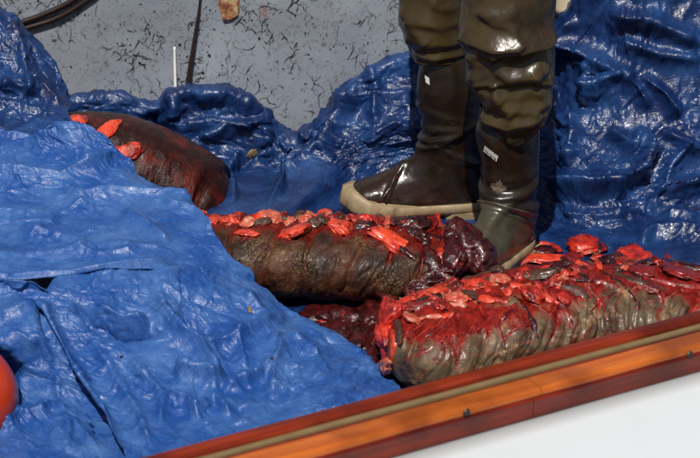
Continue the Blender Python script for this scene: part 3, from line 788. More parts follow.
for k in range(40):
    px = 202+k*5.4+rr_.uniform(-2, 2); py = 216.5+rr_.uniform(-3.5, 4.5)+(3 if px > 380 else 0)
    blob('flesh_lump', px, py, rr_.uniform(4.5, 8), rr_.uniform(3, 5), rr_.uniform(-30, 30), rr_.choice([F, O, K, O, F, P_, Hs, K]), mid, seed=k*1.3, rough=.34, c=rr_.uniform(.007, .012), sink=.45, sub=3)
for path, w, mt in [([(198, 214), (215, 217), (240, 216)], 7, K), ([(236, 219), (262, 215), (290, 217)], 6, K), ([(285, 219), (312, 216), (340, 215)], 6, D), ([(335, 217), (360, 218), (392, 214), (410, 213)], 8, K), ([(384, 214), (388, 222), (386, 230), (392, 236)], 4, P_),
                    ([(396, 214), (415, 220), (436, 226)], 10, D), ([(404, 226), (425, 234), (445, 240)], 11, D), ([(430, 216), (440, 224), (444, 236)], 7, F), ([(412, 212), (425, 214), (436, 222)], 6, K), ([(380, 236), (402, 250), (420, 262)], 6, D), ([(425, 246), (436, 262), (432, 280)], 14, D), ([(440, 266), (425, 282), (400, 292)], 12, D)]:
    flap(path, w, mt, mid, seed=int(path[0][0]))
# dark clotted chunk beside the right boot
chunk = thing('organ', tuple(cast(468, 245)[0]), 'dark clotted organ with glossy glints between the meat rolls and the boot toe', 'meat')
for px, py, a, b, ang, mt, c in [(466, 246, 20, 19, 30, D, .035), (455, 235, 13, 11, 0, D, .03), (478, 262, 20, 12, -25, D, .03), (455, 262, 13, 13, -10, D, .03), (486, 257, 8, 4, -25, F, .008), (455, 236, 4, 7, -15, F, .008), (460, 229, 3, 6, -5, F, .006), (462, 241, 8, 3, 10, F, .006), (448, 272, 14, 7, 10, D, .02)]:
    blob('lobe', px, py, a, b, ang, mt, chunk, c=c, seed=px, rough=.22)

# flesh and fat opened along the top of the front roll
front_list = [
    (392, 318, 13, 9, -20, F), (402, 306, 14, 7, 25, O), (384, 334, 8, 12, 10, F), (391, 348, 6, 11, -10, O), (388, 366, 8, 10, -35, P_), (380, 322, 9, 5, 20, O),
    (414, 320, 12, 4.5, 25, P_), (408, 328, 11, 3.5, 22, O), (399, 333, 5, 12, 10, Hs), (420, 300, 15, 6, 20, F), (436, 294, 16, 5.5, 5, O), (428, 306, 16, 7, 4, Hs),
    (455, 299, 14, 6, -25, P_), (446, 289, 15, 4, 10, F), (470, 288, 15, 4.5, 25, F), (463, 279, 8, 4, 40, F), (474, 297, 12, 6, -10, Hs), (486, 285, 12, 4, 10, K),
    (500, 281, 11, 6, 20, P_), (512, 268, 11, 8, 0, F), (503, 262, 7, 5, 40, O), (509, 276, 9, 4, 10, O), (497, 270, 7, 6, 30, Hs), (520, 292, 13, 6, -5, O), (533, 296, 12, 7, -20, F), (525, 284, 14, 6, 5, P_),
    (545, 259, 23, 4.5, 6, O), (528, 263, 12, 4, 25, P_), (556, 270, 10, 6, 10, D), (537, 268, 12, 7, 0, D), (533, 276, 24, 5, -14, Hs), (545, 246, 13, 3.5, 4, F), (543, 251, 14, 4, 2, D),
    (558, 282, 16, 7, -30, K), (575, 262, 15, 6, -5, K), (570, 272, 12, 8, 0, D), (584, 247, 17, 9, -5, F), (583, 240, 10, 6, 15, D), (596, 246, 6, 9, 0, D), (592, 270, 14, 8, -20, K), (598, 266, 5, 7, 0, O),
    (577, 259, 10, 3, -8, P_), (610, 262, 12, 7, -30, D), (622, 276, 14, 7, -30, Hs), (628, 268, 9, 3.5, -25, P_), (608, 275, 12, 5, -30, K), (643, 272, 16, 6, -25, K), (660, 276, 20, 7, -10, K), (683, 274, 22, 7, -5, K),
    (672, 284, 18, 5, 15, K), (650, 290, 15, 4, -30, K), (690, 290, 18, 7, -5, K), (565, 300, 9, 4, -30, F), (545, 305, 8, 3, -40, F), (486, 300, 9, 3, -25, O), (505, 300, 6, 9, 10, K), (448, 316, 7, 2.5, 35, O), (475, 323, 8, 3, 40, O)]
for px, py, a, b, ang, mt in front_list[::2]:
    blob('flesh_lump', px, py, a, b, ang, mt, fro, seed=px*.3+py, rough=.24, c=.007 if mt in (K, Hs) else min(a, b)*.0018)
for path, w, mt, tk in [
    ([(430, 300), (443, 318), (452, 342), (455, 362)], 5, K, .002), ([(468, 290), (488, 308), (500, 330), (506, 350)], 5, K, .002), ([(500, 284), (520, 300), (533, 322), (538, 340)], 5, D, .002), ([(536, 280), (556, 296), (568, 316), (573, 332)], 6, K, .002),
    ([(570, 274), (590, 288), (602, 306), (608, 322)], 5, K, .002), ([(600, 270), (620, 282), (634, 298), (640, 312)], 5, D, .002), ([(630, 268), (648, 280), (660, 294), (664, 306)], 6, K, .002), ([(655, 268), (674, 278), (684, 292)], 6, K, .003),
    ([(376, 322), (388, 310), (405, 300), (428, 293), (452, 290)], 12, F, .008), ([(394, 318), (410, 308), (430, 302), (448, 302)], 9, K, .006), ([(452, 292), (440, 294), (456, 300), (468, 308)], 9, P_, .006), ([(384, 316), (376, 330), (384, 348), (382, 366)], 9, F, .006), ([(392, 330), (394, 345), (390, 362)], 6, O, .005),
    ([(388, 362), (386, 374), (378, 378)], 9, P_, .006), ([(450, 296), (470, 290), (490, 284), (510, 279)], 9, F, .007), ([(466, 286), (480, 278), (500, 272)], 7, K, .006), ([(500, 268), (520, 262), (545, 258), (572, 262)], 6, P_, .006), ([(506, 274), (530, 268), (556, 267)], 8, K, .006), ([(520, 249), (536, 243), (556, 247), (560, 252)], 6, F, .006),
    ([(505, 284), (525, 288), (546, 297), (560, 305)], 9, O, .006), ([(512, 275), (540, 277), (570, 288), (590, 298)], 9, Hs, .006), ([(555, 270), (580, 268), (606, 266)], 8, K, .006), ([(560, 262), (578, 252), (596, 244), (606, 252)], 11, K, .009), ([(575, 246), (588, 239), (600, 243)], 6, D, .007), ([(566, 278), (592, 280), (620, 288)], 7, K, .005),
    ([(600, 262), (622, 268), (645, 280)], 8, D, .006), ([(612, 272), (640, 282), (668, 290)], 7, Hs, .005), ([(640, 268), (668, 270), (702, 276)], 10, K, .007), ([(650, 278), (680, 284), (706, 288)], 8, K, .005), ([(636, 264), (660, 260), (690, 266), (706, 268)], 9, D, .007), ([(474, 300), (490, 298), (510, 302)], 6, F, .005), ([(520, 300), (508, 312), (500, 322)], 4, K, .003), ([(412, 322), (430, 316), (452, 318)], 4, P_, .003), ([(424, 338), (440, 326), (462, 318)], 3.4, K, .002), ([(404, 362), (424, 352), (448, 336)], 3, K, .002), ([(470, 336), (486, 322), (500, 306)], 3, K, .002), ([(548, 318), (560, 304), (580, 296)], 3.4, K, .002), ([(590, 312), (604, 298), (618, 292)], 3, K, .002), ([(500, 344), (514, 330), (534, 322)], 2.6, K, .002)]:
    flap(path, w*1.15, mt, fro, thick=tk, seed=int(path[0][0]+path[0][1]))
for k in range(46):
    px = rr_.uniform(402, 690); top = 318-(px-400)*.19; py = top+rr_.uniform(-6, 42)
    strand(px, py, rr_.uniform(6, 20), rr_.choice([38, 45, 30, 50])+rr_.uniform(-10, 10), rr_.uniform(.0005, .0012), rr_.choice([K, O, F, K, K, P_]), fro, rr_.uniform(-12, 12))
for k in range(26):
    px = rr_.uniform(405, 640); py = 338-(px-400)*.22+rr_.uniform(-18, 22)
    strand(px, py, rr_.uniform(14, 34), rr_.choice([40, 55, 25, -35, -62, 70])+rr_.uniform(-8, 8), rr_.uniform(.0004, .0008), rr_.choice([P_, P_, O]), fro, rr_.uniform(-6, 6))
for k in range(44):
    px = rr_.uniform(398, 612); py = 302-(px-400)*.19+rr_.uniform(-8, 14)
    blob('flesh_lump', px, py, rr_.uniform(4, 9), rr_.uniform(2.5, 5), rr_.uniform(-45, 40), rr_.choice([O, F, F, P_, K, D, O]), fro, seed=k*1.9+9, rough=.42, c=rr_.uniform(.004, .009), sink=.4, sub=3)
for k in range(26):
    px = rr_.uniform(402, 700); py = 298-(px-400)*.15+rr_.uniform(-10, 10)
    blob('flesh_lump', px, py, rr_.uniform(4, 9), rr_.uniform(2.5, 4.5), rr_.uniform(-50, 40), rr_.choice([K, K, D, D, F, F]), fro, seed=k+40, rough=.34, c=rr_.uniform(.004, .008), sub=3)
# red flesh showing through slits of the back hump
for px, py, a, b, ang, mt in [(76, 123, 9, 10, -60, O), (83, 131, 5, 8, 10, F), (107, 131, 18, 6.5, 52, O), (126, 153, 17, 9, 22, O), (112, 150, 8, 4, 10, F)]:
    blob('flesh_lump', px, py, a, b, ang, mt, bak, seed=px*.3+py, c=.008, sink=.1)

# lone red piece behind the front roll and scraps between the rolls
o = blob('meat_scrap', 633, 259, 17, 10, -12, F, None, seed=4, rough=.3, c=.018)
tag(o, 'bright red ragged meat scrap on top of the front roll against the blue tarp', 'meat scrap')
heap = thing('offal_heap', tuple(atZ(345, 325, .01)), 'dark bloody heap of scraps in the gap between the middle and front meat rolls', 'meat')
for px, py, a, b, ang, mt, c in [
    (325, 318, 24, 9, -10, D, .02), (350, 324, 22, 11, -10, D, .03), (372, 320, 20, 12, 5, D, .03), (395, 300, 24, 9, 5, D, .02), (340, 334, 20, 10, -25, D, .02), (362, 344, 16, 14, -20, D, .025), (372, 364, 14, 14, -30, D, .02), (425, 288, 22, 8, 12, D, .02), (448, 280, 14, 7, 12, D, .02),
    (324, 322, 8, 5, 0, F, .01), (333, 331, 6, 3.5, -30, O, .008), (351, 313, 9, 4.5, 35, F, .01), (347, 318, 3, 6, 10, F, .008), (355, 338, 7, 8, -30, F, .01), (368, 335, 2.6, 7, -10, P_, .006), (373, 340, 4, 6, -20, O, .008), (388, 312, 12, 9, -35, F, .015), (380, 306, 8, 5, 30, F, .01), (362, 350, 5, 9, 20, K, .01), (376, 352, 8, 9, 0, Hs, .012), (310, 314, 8, 3, 0, K, .006)]:
    blob('scrap', px, py, a, b, ang, mt, heap, c=c, seed=px+py*.2, rough=.25)

# ------------------------------------------------------------------ tarps
def rowsY(rows):
    out = []
    for r in rows:
        q = []
        for x, y, Y in r:
            p = atY(x, y, Y)
            if p[2] < .008: p = atZ(x, y, .008)
            q.append(tuple(p))
        out.append(q)
    return out
# far tarp: hangs along the bulwark, then lies on the deck under the boots and the meat
cols = [-90, -20, 50, 85, 118, 143, 158, 185, 215, 245, 266, 277, 292, 320, 342, 358, 385, 415, 460, 510, 552, 575, 610, 655, 700, 745, 800]
tops = [85, 95, 99, 95, 93, 101, 104, 93, 91, 103, 112, 124, 136, 121, 97, 78, 62, 52, 45, 30, 25, 2, -35, -65, -80, -90, -95]
lows = [215, 212, 210, 208, 207, 206, 206, 206, 207, 208, 209, 209, 204, 184, 172, 168, 165, 164, 168, 178, 188, 198, 200, 196, 190, 190, 190]
rowsB = [[] for _ in range(10)]
yl = [.44]*11+[.44, .43, .42, .42, .42, .42, .42, .42, .42, .40, .35, .32, .32, .33, .33, .33]
for x, t_, l_, y_ in zip(cols, tops, lows, yl):
    g = atZ(x, l_+18, .004)[1]; gy = min(g, .34)
    rowsB[0].append(atY(x, t_+30, .575)); rowsB[1].append(atY(x, t_+3, .565)); rowsB[2].append(atY(x, t_+2, y_+.06))
    m1 = t_*.7+l_*.3; m2 = t_*.35+l_*.65
    rowsB[3].append(atY(x, m1, y_+.03)); rowsB[4].append(atY(x, m2, y_-.06))
    p = atY(x, l_, gy+.01); p[2] = max(p[2], .006); rowsB[5].append(p)
    f0 = min(gy-.02, .30)
    rowsB[6].append(np.array([p[0], f0-.08, .003])); rowsB[7].append(np.array([p[0]*.97, -.30, .002])); rowsB[8].append(np.array([p[0]*.93, -.80, .002])); rowsB[9].append(np.array([p[0]*.86, -1.14, .002]))
TB, uvB = net(rowsB, .0034)
bl_folds = [
    ([(150, 110), (160, 135), (150, 150)], -.03, 8, 8), ([(160, 105), (190, 95), (225, 97), (262, 112)], .02, 10, 7), ([(165, 130), (200, 125), (240, 122), (270, 118)], .022, 12, 4),
    ([(180, 100), (170, 120), (180, 128)], .02, 6, 6), ([(200, 140), (225, 128), (255, 125)], .018, 8, 4), ([(240, 150), (228, 175), (235, 205)], .02, 9, 6), ([(262, 125), (268, 150), (250, 165)], .018, 8, 6),
    ([(277, 140), (240, 165), (215, 185)], -.02, 6, 6), ([(278, 140), (300, 155), (275, 195)], .015, 8, 8),
    ([(267, 205), (300, 183), (330, 160), (346, 130), (372, 90)], .035, 3.5, 16), ([(300, 135), (320, 140), (335, 120)], .015, 8, 5), ([(350, 115), (380, 100), (415, 95)], .015, 9, 5), ([(372, 70), (380, 95), (375, 125)], .014, 8, 6), ([(365, 140), (395, 125), (425, 130)], .015, 9, 4),
    ([(546, 186), (565, 195), (590, 198), (620, 192), (640, 178), (650, 152), (648, 130)], .045, 3.5, 18), ([(552, 28), (575, 45), (600, 60), (625, 75)], .03, 12, 6), ([(575, 15), (565, 40), (552, 62)], .02, 8, 6),
    ([(580, 85), (600, 84), (625, 72), (640, 90), (650, 110)], .025, 12, 4), ([(640, 75), (665, 95), (680, 118)], .025, 9, 5), ([(610, 10), (650, 20), (700, 45)], .035, 14, 8), ([(620, 40), (660, 55), (700, 60)], .02, 9, 6),
    ([(578, 110), (580, 140), (570, 170)], .028, 8, 9), ([(610, 130), (632, 152), (645, 128)], .022, 8, 5), ([(560, 110), (572, 130), (560, 140)], .015, 5, 5), ([(660, 190), (690, 185), (720, 178)], .03, 10, 6), ([(655, 200), (670, 165), (690, 140)], .02, 8, 8),
    ([(636, 246), (655, 238), (700, 238), (740, 232)], .022, 5, 9), ([(560, 215), (600, 220), (640, 212)], .010, 6, 6), ([(660, 215), (690, 222), (720, 215)], .014, 6, 6), ([(590, 60), (592, 90), (584, 105)], .014, 8, 8), ([(660, 130), (690, 150), (720, 150)], .018, 8, 6)]
TB = folds(TB, bl_folds, 1.75)
pxB, pyB = project(TB)
exB = np.ones(pxB.shape)
tail = np.clip(np.hypot((pxB-225)/70, (pyB-205)/35)*1.2-.2, .1, 1); exB = exB*tail
flat = np.clip(1-np.hypot((pxB-340)/110, (pyB-190)/26), 0, 1)*2.5
exB = np.clip(exB-np.clip(flat, 0, .75), .2, 1)
# the part pressed under meat and boots stays flat
under = np.clip((pyB-225)/20, 0, 1)*np.clip((560-pxB)/30, 0, 1)
exB = np.clip(exB-under*.9, .05, 1)
XB = crumple(TB, uvB, ex=.05, seed=3, lo=.0015, exmap=exB, amp=.022, mid=.0105, small=.0042, mid_n=1300, small_n=9000)
lift = np.clip((.05-XB[..., 2])/.05, 0, 1)
ot = from_grid('tarp', XB, M_tarp_dark, uv=uvB)
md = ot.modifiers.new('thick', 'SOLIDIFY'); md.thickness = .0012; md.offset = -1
tag(ot, 'darker blue tarp bunched up along the wall and spread under the boots', 'tarp', 'blue plastic tarps')

# near tarp: drawn over the heap on the left
rU = [
    [(-120, -52, .45), (-60, -38, .44), (-12, 0, .42), (10, 24, .40), (30, 44, .38), (48, 66, .36), (60, 92, .32)],
    [(-120, -30, .36), (-60, -22, .35), (-20, -6, .33), (7, 14, .31), (27, 35, .30), (53, 62, .28), (66, 93, .26)],
    [(-120, 40, .24), (-60, 42, .24), (-20, 44, .22), (8, 52, .21), (28, 62, .21), (50, 80, .20), (71, 104, .18)],
    [(-120, 92, .14), (-60, 94, .14), (-20, 96, .13), (10, 98, .12), (35, 102, .12), (50, 108, .10), (68, 113, .07)],
    [(-120, 122, .02), (-60, 123, .01), (-20, 125, .0), (12, 127, -.01), (38, 128, -.015), (56, 126, -.02), (79, 129, -.03)],
    [(-120, 142, -.05), (-60, 142, -.06), (-20, 143, -.06), (15, 143, -.07), (50, 142, -.08), (74, 140, -.09), (104, 147, -.09)],
    [(-120, 175, -.17), (-60, 175, -.18), (-20, 174, -.18), (25, 173, -.19), (70, 172, -.19), (108, 172, -.19), (142, 178, -.15)],
    [(-120, 202, -.28), (-60, 202, -.29), (-20, 201, -.30), (40, 201, -.30), (90, 200, -.30), (140, 200, -.29), (187, 201, -.285)],
    [(-120, 232, -.42), (-60, 232, -.44), (-10, 232, -.44), (50, 231, -.45), (105, 230, -.45), (162, 229, -.46), (211, 229, -.445)],
    [(-120, 262, -.56), (-60, 262, -.58), (-10, 262, -.58), (55, 261, -.58), (110, 259, -.58), (176, 258, -.57), (231, 256, -.52)],
    [(-120, 282, -.66), (-60, 284, -.68), (-5, 285, -.68), (60, 281, -.68), (115, 275, -.67), (188, 271, -.62), (251, 269, -.53)],
    [(-120, 292, -.69), (-60, 293, -.72), (0, 293, -.725), (70, 288, -.72), (122, 280, -.695), (190, 277, -.645), (255, 279, -.565)]]
rP = [[(x, y, Y+(0 if k < 3 else (.012 if k == 3 else .035))) for x, y, Y in r] for k, r in enumerate(rU[:6])]
rP[4] = [(x, y, Y) for x, y, Y in rP[4]]
rU = [[(x, y+5, Y+.03) for x, y, Y in rU[4]], [(x, y-3, Y+.004) for x, y, Y in rU[4]], [(x, y+3, Y-.016) for x, y, Y in rU[4]]]+rU[5:]
TP, uvP = net(rowsY(rP), .0026)
TP = folds(TP, [([(10, 20), (20, 55), (28, 85), (35, 100)], .018, 8, 8), ([(-20, 60), (5, 75), (12, 100)], .014, 6, 6), ([(30, 75), (45, 90), (60, 108)], .014, 6, 6), ([(-60, 82), (0, 84), (40, 96)], .018, 4, 9), ([(-40, 108), (10, 106), (50, 116)], .012, 5, 5)], 1.3)
XP = crumple(TP, uvP, ex=.02, seed=71, amp=.016, mid=.0098, small=.0038, mid_n=1200, small_n=9000)
peak = from_grid('tarp', XP, M_tarp_dark, uv=uvP); md = peak.modifiers.new('thick', 'SOLIDIFY'); md.thickness = .0012; md.offset = 0
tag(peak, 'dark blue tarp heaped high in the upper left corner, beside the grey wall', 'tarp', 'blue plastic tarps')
TU, uvU = net(rowsY(rU), .0024)
TU = folds(TU, [
    ([(-40, 126), (20, 128), (62, 129)], -.02, 6, 4), ([(10, 20), (20, 55), (28, 85), (35, 100)], .014, 8, 8), ([(-20, 60), (5, 75), (12, 100)], .012, 6, 6), ([(30, 75), (45, 90), (60, 108)], .012, 6, 6), ([(-60, 82), (0, 84), (40, 96)], .014, 8, 6),
    ([(30, 145), (60, 135), (95, 140), (120, 158)], .012, 8, 10), ([(80, 165), (110, 160), (140, 172)], .008, 5, 8), ([(-60, 172), (10, 172), (60, 178), (100, 162)], .008, 8, 6),
    ([(60, 205), (110, 196), (165, 200), (198, 205)], .010, 8, 6), ([(-60, 212), (0, 214), (60, 218)], .006, 8, 8), ([(20, 232), (60, 240), (90, 252)], .007, 6, 6), ([(120, 212), (150, 228), (170, 246)], .006, 8, 8), ([(160, 208), (195, 214), (215, 232)], .007, 5, 7),
    ([(-40, 262), (50, 258), (120, 250), (180, 255)], .007, 12, 12), ([(75, 255), (100, 262), (140, 256)], .005, 5, 5), ([(-120, 289), (0, 291), (75, 286), (130, 276), (180, 272)], .014, 7, 9)], 3.0)
XU = crumple(TU, uvU, ex=.006, seed=12, amp=.0115, mid=.0078, small=.0031, mid_n=1300, small_n=9500)
rL = [
    [(58, 270, -.70), (80, 268, -.70), (106, 266, -.69), (140, 266, -.665), (180, 266, -.64), (215, 268, -.62), (250, 274, -.58)],
    [(46, 291, -.765), (72, 288, -.755), (106, 284, -.74), (145, 280, -.715), (186, 277, -.685), (220, 278, -.645), (256, 281, -.59)],
    [(37, 305, -.80), (72, 303, -.795), (112, 301, -.785), (155, 300, -.765), (198, 298, -.735), (240, 295, -.69), (272, 295, -.615)],
    [(46, 322, -.84), (84, 323, -.84), (128, 322, -.83), (172, 320, -.81), (215, 318, -.78), (260, 317, -.73), (300, 319, -.645)],
    [(60, 350, -.90), (100, 352, -.90), (145, 350, -.90), (192, 349, -.885), (240, 344, -.86), (292, 338, -.81), (344, 342, -.735)],
    [(76, 382, -.98), (118, 382, -.98), (165, 381, -.985), (212, 380, -.975), (260, 375, -.95), (312, 364, -.91), (373, 361, -.815)],
    [(98, 415, -1.09), (140, 416, -1.10), (185, 416, -1.11), (235, 414, -1.11), (285, 404, -1.07), (335, 389, -1.02), (395, 381, -.93)],
    [(124, 455, -1.26), (165, 456, -1.27), (210, 456, -1.27), (255, 446, -1.23), (305, 428, -1.17), (355, 407, -1.11), (402, 392, -1.00)],
    [(140, 495, -1.41), (180, 497, -1.42), (225, 493, -1.42), (270, 476, -1.34), (320, 452, -1.26), (368, 425, -1.18), (410, 406, -1.07)]]
TL, uvL = net(rowsY(rL), .0024)
TL = folds(TL, [
    ([(36, 300), (50, 325), (66, 360), (82, 388), (104, 420), (128, 462)], .016, 11, 6), ([(75, 302), (88, 318), (105, 330), (125, 334), (168, 331)], -.016, 7, 5), ([(95, 305), (120, 322), (150, 322)], .012, 8, 5),
    ([(150, 296), (165, 318), (182, 338), (200, 350), (212, 372), (222, 392)], .018, 9, 8), ([(200, 350), (228, 343), (252, 331), (276, 320)], .009, 6, 9), ([(176, 371), (190, 380), (205, 384), (219, 392)], .018, 4, 9),
    ([(222, 392), (250, 384), (262, 376), (275, 366)], .012, 5, 7), ([(232, 318), (240, 345), (246, 372)], .007, 5, 5), ([(272, 335), (280, 350), (276, 370), (272, 400)], .012, 6, 7), ([(285, 335), (310, 352), (330, 375)], .008, 8, 8), ([(130, 362), (150, 385), (165, 402), (160, 430)], .010, 6, 6),
    ([(170, 400), (188, 404), (200, 420)], .012, 5, 7), ([(195, 415), (215, 402), (232, 418)], .010, 5, 6), ([(90, 340), (110, 370), (140, 420), (150, 450)], .008, 7, 8), ([(180, 300), (190, 320), (215, 330)], -.010, 10, 10), ([(240, 292), (262, 318), (285, 322)], .008, 5, 5), ([(290, 322), (340, 345), (380, 372)], .006, 6, 8)], 2.4)
XL = crumple(TL, uvL, ex=.008, seed=33, amp=.0140, mid=.0088, small=.0032, mid_n=1300, small_n=9500)
# lower sheet of the same tarp, seen in the hollow at the lower left
rH = [
    [(-130, 276, -.76), (-60, 278, -.76), (-10, 280, -.76), (30, 282, -.76), (60, 300, -.82), (100, 310, -.83)],
    [(-130, 296, -.775), (-60, 297, -.775), (-10, 298, -.775), (34, 294, -.765), (66, 296, -.79), (110, 312, -.86)],
    [(-130, 322, -.90), (-60, 324, -.90), (-5, 330, -.90), (34, 325, -.89), (66, 345, -.92), (120, 362, -.95)],
    [(-130, 335, -.92), (-60, 338, -.92), (0, 348, -.925), (30, 362, -.93), (72, 375, -.97), (130, 395, -1.03)],
    [(-130, 352, -.80), (-60, 356, -.80), (4, 368, -.83), (28, 385, -.94), (78, 402, -1.03), (140, 425, -1.10)],
    [(-130, 420, -.90), (-60, 420, -.90), (2, 415, -.95), (30, 412, -1.04), (84, 430, -1.10), (150, 455, -1.18)],
    [(-130, 440, -1.16), (-60, 436, -1.14), (0, 428, -1.10), (40, 440, -1.12), (92, 462, -1.17), (160, 485, -1.24)],
    [(-130, 500, -1.40), (-60, 500, -1.40), (0, 498, -1.40), (45, 498, -1.40), (100, 508, -1.43), (165, 515, -1.46)]]
rH = [[(x, y, Y+(.03 if k == 4 else .07 if k == 5 else 0)) for k, (x, y, Y) in enumerate(r)] for r in rH]
TH, uvH = net(rowsY(rH), .0026)
TH = folds(TH, [([(-60, 318), (0, 320), (20, 314), (40, 304)], .022, 4, 10), ([(40, 306), (50, 340), (55, 380)], -.012, 6, 6), ([(26, 370), (22, 400), (16, 425)], .012, 5, 5), ([(0, 432), (20, 420), (42, 414), (50, 405)], .022, 4, 9), ([(60, 370), (58, 400), (70, 430), (66, 456)], .012, 6, 6), ([(75, 395), (90, 415), (95, 440)], -.010, 6, 6), ([(50, 440), (75, 425), (100, 452)], .012, 6, 6)])
XH = crumple(TH, uvH, ex=.02, seed=51, amp=.016, mid=.0098, small=.0038, mid_n=1200, small_n=9000)
near = thing('tarp', atZ(60, 400, 0), 'bright blue plastic tarp drawn over the heap on the left, its edge crossing the meat', 'tarp', 'blue plastic tarps')
for nm, Xx, uu in (('top_sheet', XU, uvU), ('lower_sheet', XL, uvL), ('under_sheet', XH, uvH)):
    o = from_grid(nm, Xx, M_tarp, near, uv=uu); md = o.modifiers.new('thick', 'SOLIDIFY'); md.thickness = .0012; md.offset = 0
ALLBVH.clear()
# grommets on the near tarp
from_t = [bpy.data.objects[n] for n in ('top_sheet', 'lower_sheet')]
for o in from_t: add_bvh(o)
for px, py in ((272, 359), (121.5, 357)):
    p, n = cast(px, py); disc('eyelet', tuple(p+n*.001), tuple(n), .0042, .003, M_bolt, near, 14)
o = blob('fleck', 250, 309, 2.2, 4.2, 0, M_strip, near, c=.002, sub=2)

# orange buoy in the hollow
bu = thing('buoy', atY(-34, 430, -1.02), 'orange-red round buoy showing under the tarp at the left edge', 'buoy')
c = atY(-46, 400, -1.05); 
th = np.linspace(0, math.pi, 40); ph = np.linspace(0, 2*math.pi, 64, endpoint=False)
rr = .132*np.sin(th)**.9; Xb = np.stack([c[0]+rr[:, None]*np.cos(ph), c[1]+rr[:, None]*np.sin(ph)+0*th[:, None], c[2]+.125*np.cos(th)[:, None]+0*ph], -1)
from_grid('body', Xb, M_buoy, bu, wrap=True, cap=True)
ct = c+np.array([0, 0, .12]); tube('eye', [ct+np.array([-.02, 0, 0]), ct+np.array([-.015, 0, .03]), ct+np.array([.015, 0, .03]), ct+np.array([.02, 0, 0])], .009, M_hose, bu)

# debris on the far tarp
ALLBVH.clear(); add_bvh(ot)
o = blob('debris_flake', 253, 152, 8, 3, 42, M_strip, None, c=.004, rough=.35, seed=9, sub=3)
tag(o, 'small tan debris flake caught in a crease of the far tarp', 'debris')
# ------------------------------------------------------------------ scraps on the gunwale
ALLBVH.clear(); add_bvh(bpy.data.objects['inner_rail'])
for px, py, a, lab in ((656, 316, 7, 'orange-red meat crumb on the gunwale near the right edge of the photo'), (440, 374, 6, 'red meat crumb on the gunwale below the end of the front roll'), (193, 445, 5, 'small red meat crumb on the gunwale at the bottom below the tarp')):
    py = 310.5+(700-px)*.2636-2
    o = blob('meat_scrap', px, py, a, 4, 15, M_orange, None, c=.008, sub=3, seed=px); tag(o, lab, 'meat scrap', 'meat crumbs on the gunwale')

# ------------------------------------------------------------------ person in hip boots
person = thing('person', (.36, .05, 0), 'person in olive waders and brown rubber boots standing on the tarp', 'person')
def spx(Y, z):  # metres per photo pixel at a point
    return np.linalg.norm(np.array([0, Y, z])-CAM)/FPX
def leg(name, rows, Yc, hem, fl, mat, depth=.92, flare=.0, seed=0, nth=240, nv=300):
    """rows: (py, left px, right px) from the top down; hem(theta)->py of the lower edge; fl: folds in pixels"""
    rows = np.array(rows, float)
    th = np.linspace(0, 2*math.pi, nth, endpoint=False)         # theta 0 = image right, -pi/2 = towards the camera
    top = rows[0, 0]
    hm = hem(th)
    v = np.linspace(0, 1, nv)
    PY = top+(hm[None]-top)*v[:, None]
    Lx = np.interp(PY, rows[:, 0], rows[:, 1]); Rx = np.interp(PY, rows[:, 0], rows[:, 2])
    k = np.ones(9)/9
    cx, w = (Lx+Rx)/2, (Rx-Lx)/2
    Zc = np.vectorize(lambda y: atY(350, y, Yc)[2])(np.linspace(top-5, 160, 200))
    Z = np.interp(PY, np.linspace(top-5, 160, 200), Zc)
    Dist = np.sqrt((Yc-CAM[1])**2+(Z-CAM[2])**2)*1.0
    m = ((Yc-CAM[1])*math.cos(PITCH)-(Z-CAM[2])*math.sin(PITCH))/FPX
    X = np.stack([(cx-350)*m+w*m*np.cos(th)[None], Yc+w*m*depth*np.sin(th)[None], Z], -1)
    N = np.stack([np.cos(th)[None]+0*Z, np.sin(th)[None]+0*Z, 0*Z], -1)
    px, py = project(X)
    facing = np.clip(-N[..., 1]+.45, 0, 1)
    H = np.zeros(px.shape)
    for line, amp, wb, wa in fl:      # wb: width below the ridge, wa: width above it
        d, s, t = polydist(px, py, line)
        env = np.clip(np.sin(np.pi*np.clip(t, 0, 1))*2.5+.1, 0, 1)
        below = s > 0
        H += amp*np.where(below, np.exp(-(d/wb)**2), np.exp(-(d/wa)**1.6))*env
    H *= facing
    H += flare*np.clip((v[:, None]-.86)/.14, 0, 1)**.7*np.clip(-N[..., 1], 0, 1)
    H += .004*fbm(X*np.array([1, 1, .7]), 9, seed, 3)+.0022*ridged(X*np.array([1, 1, 1.6]), 17, seed+4)*np.clip(1.2*perlin(X, 6, seed+2)+.5, 0, 1)
    H -= .004*np.exp(-((v[:, None]-1)/.01)**2)
    X = X+N*H[..., None]; X[..., 2] -= np.clip(H, 0, 1)*.25
    # close the hem inwards
    C = X[-1].mean(0); 
    inn = [X[-1]*(1-q)+np.array([C[0], C[1], 0])*q+np.array([0, 0, C[2]*0])*q for q in (.03, .06)]
    inn = [np.concatenate([i_[:, :2], X[-1][:, 2:3]+dz], 1) for i_, dz in zip(inn, (.002, .012))]
    X = np.concatenate([X, np.array(inn)], 0)
    return from_grid(name, X, mat, person, wrap=True)
YL, YR = .100, -.200
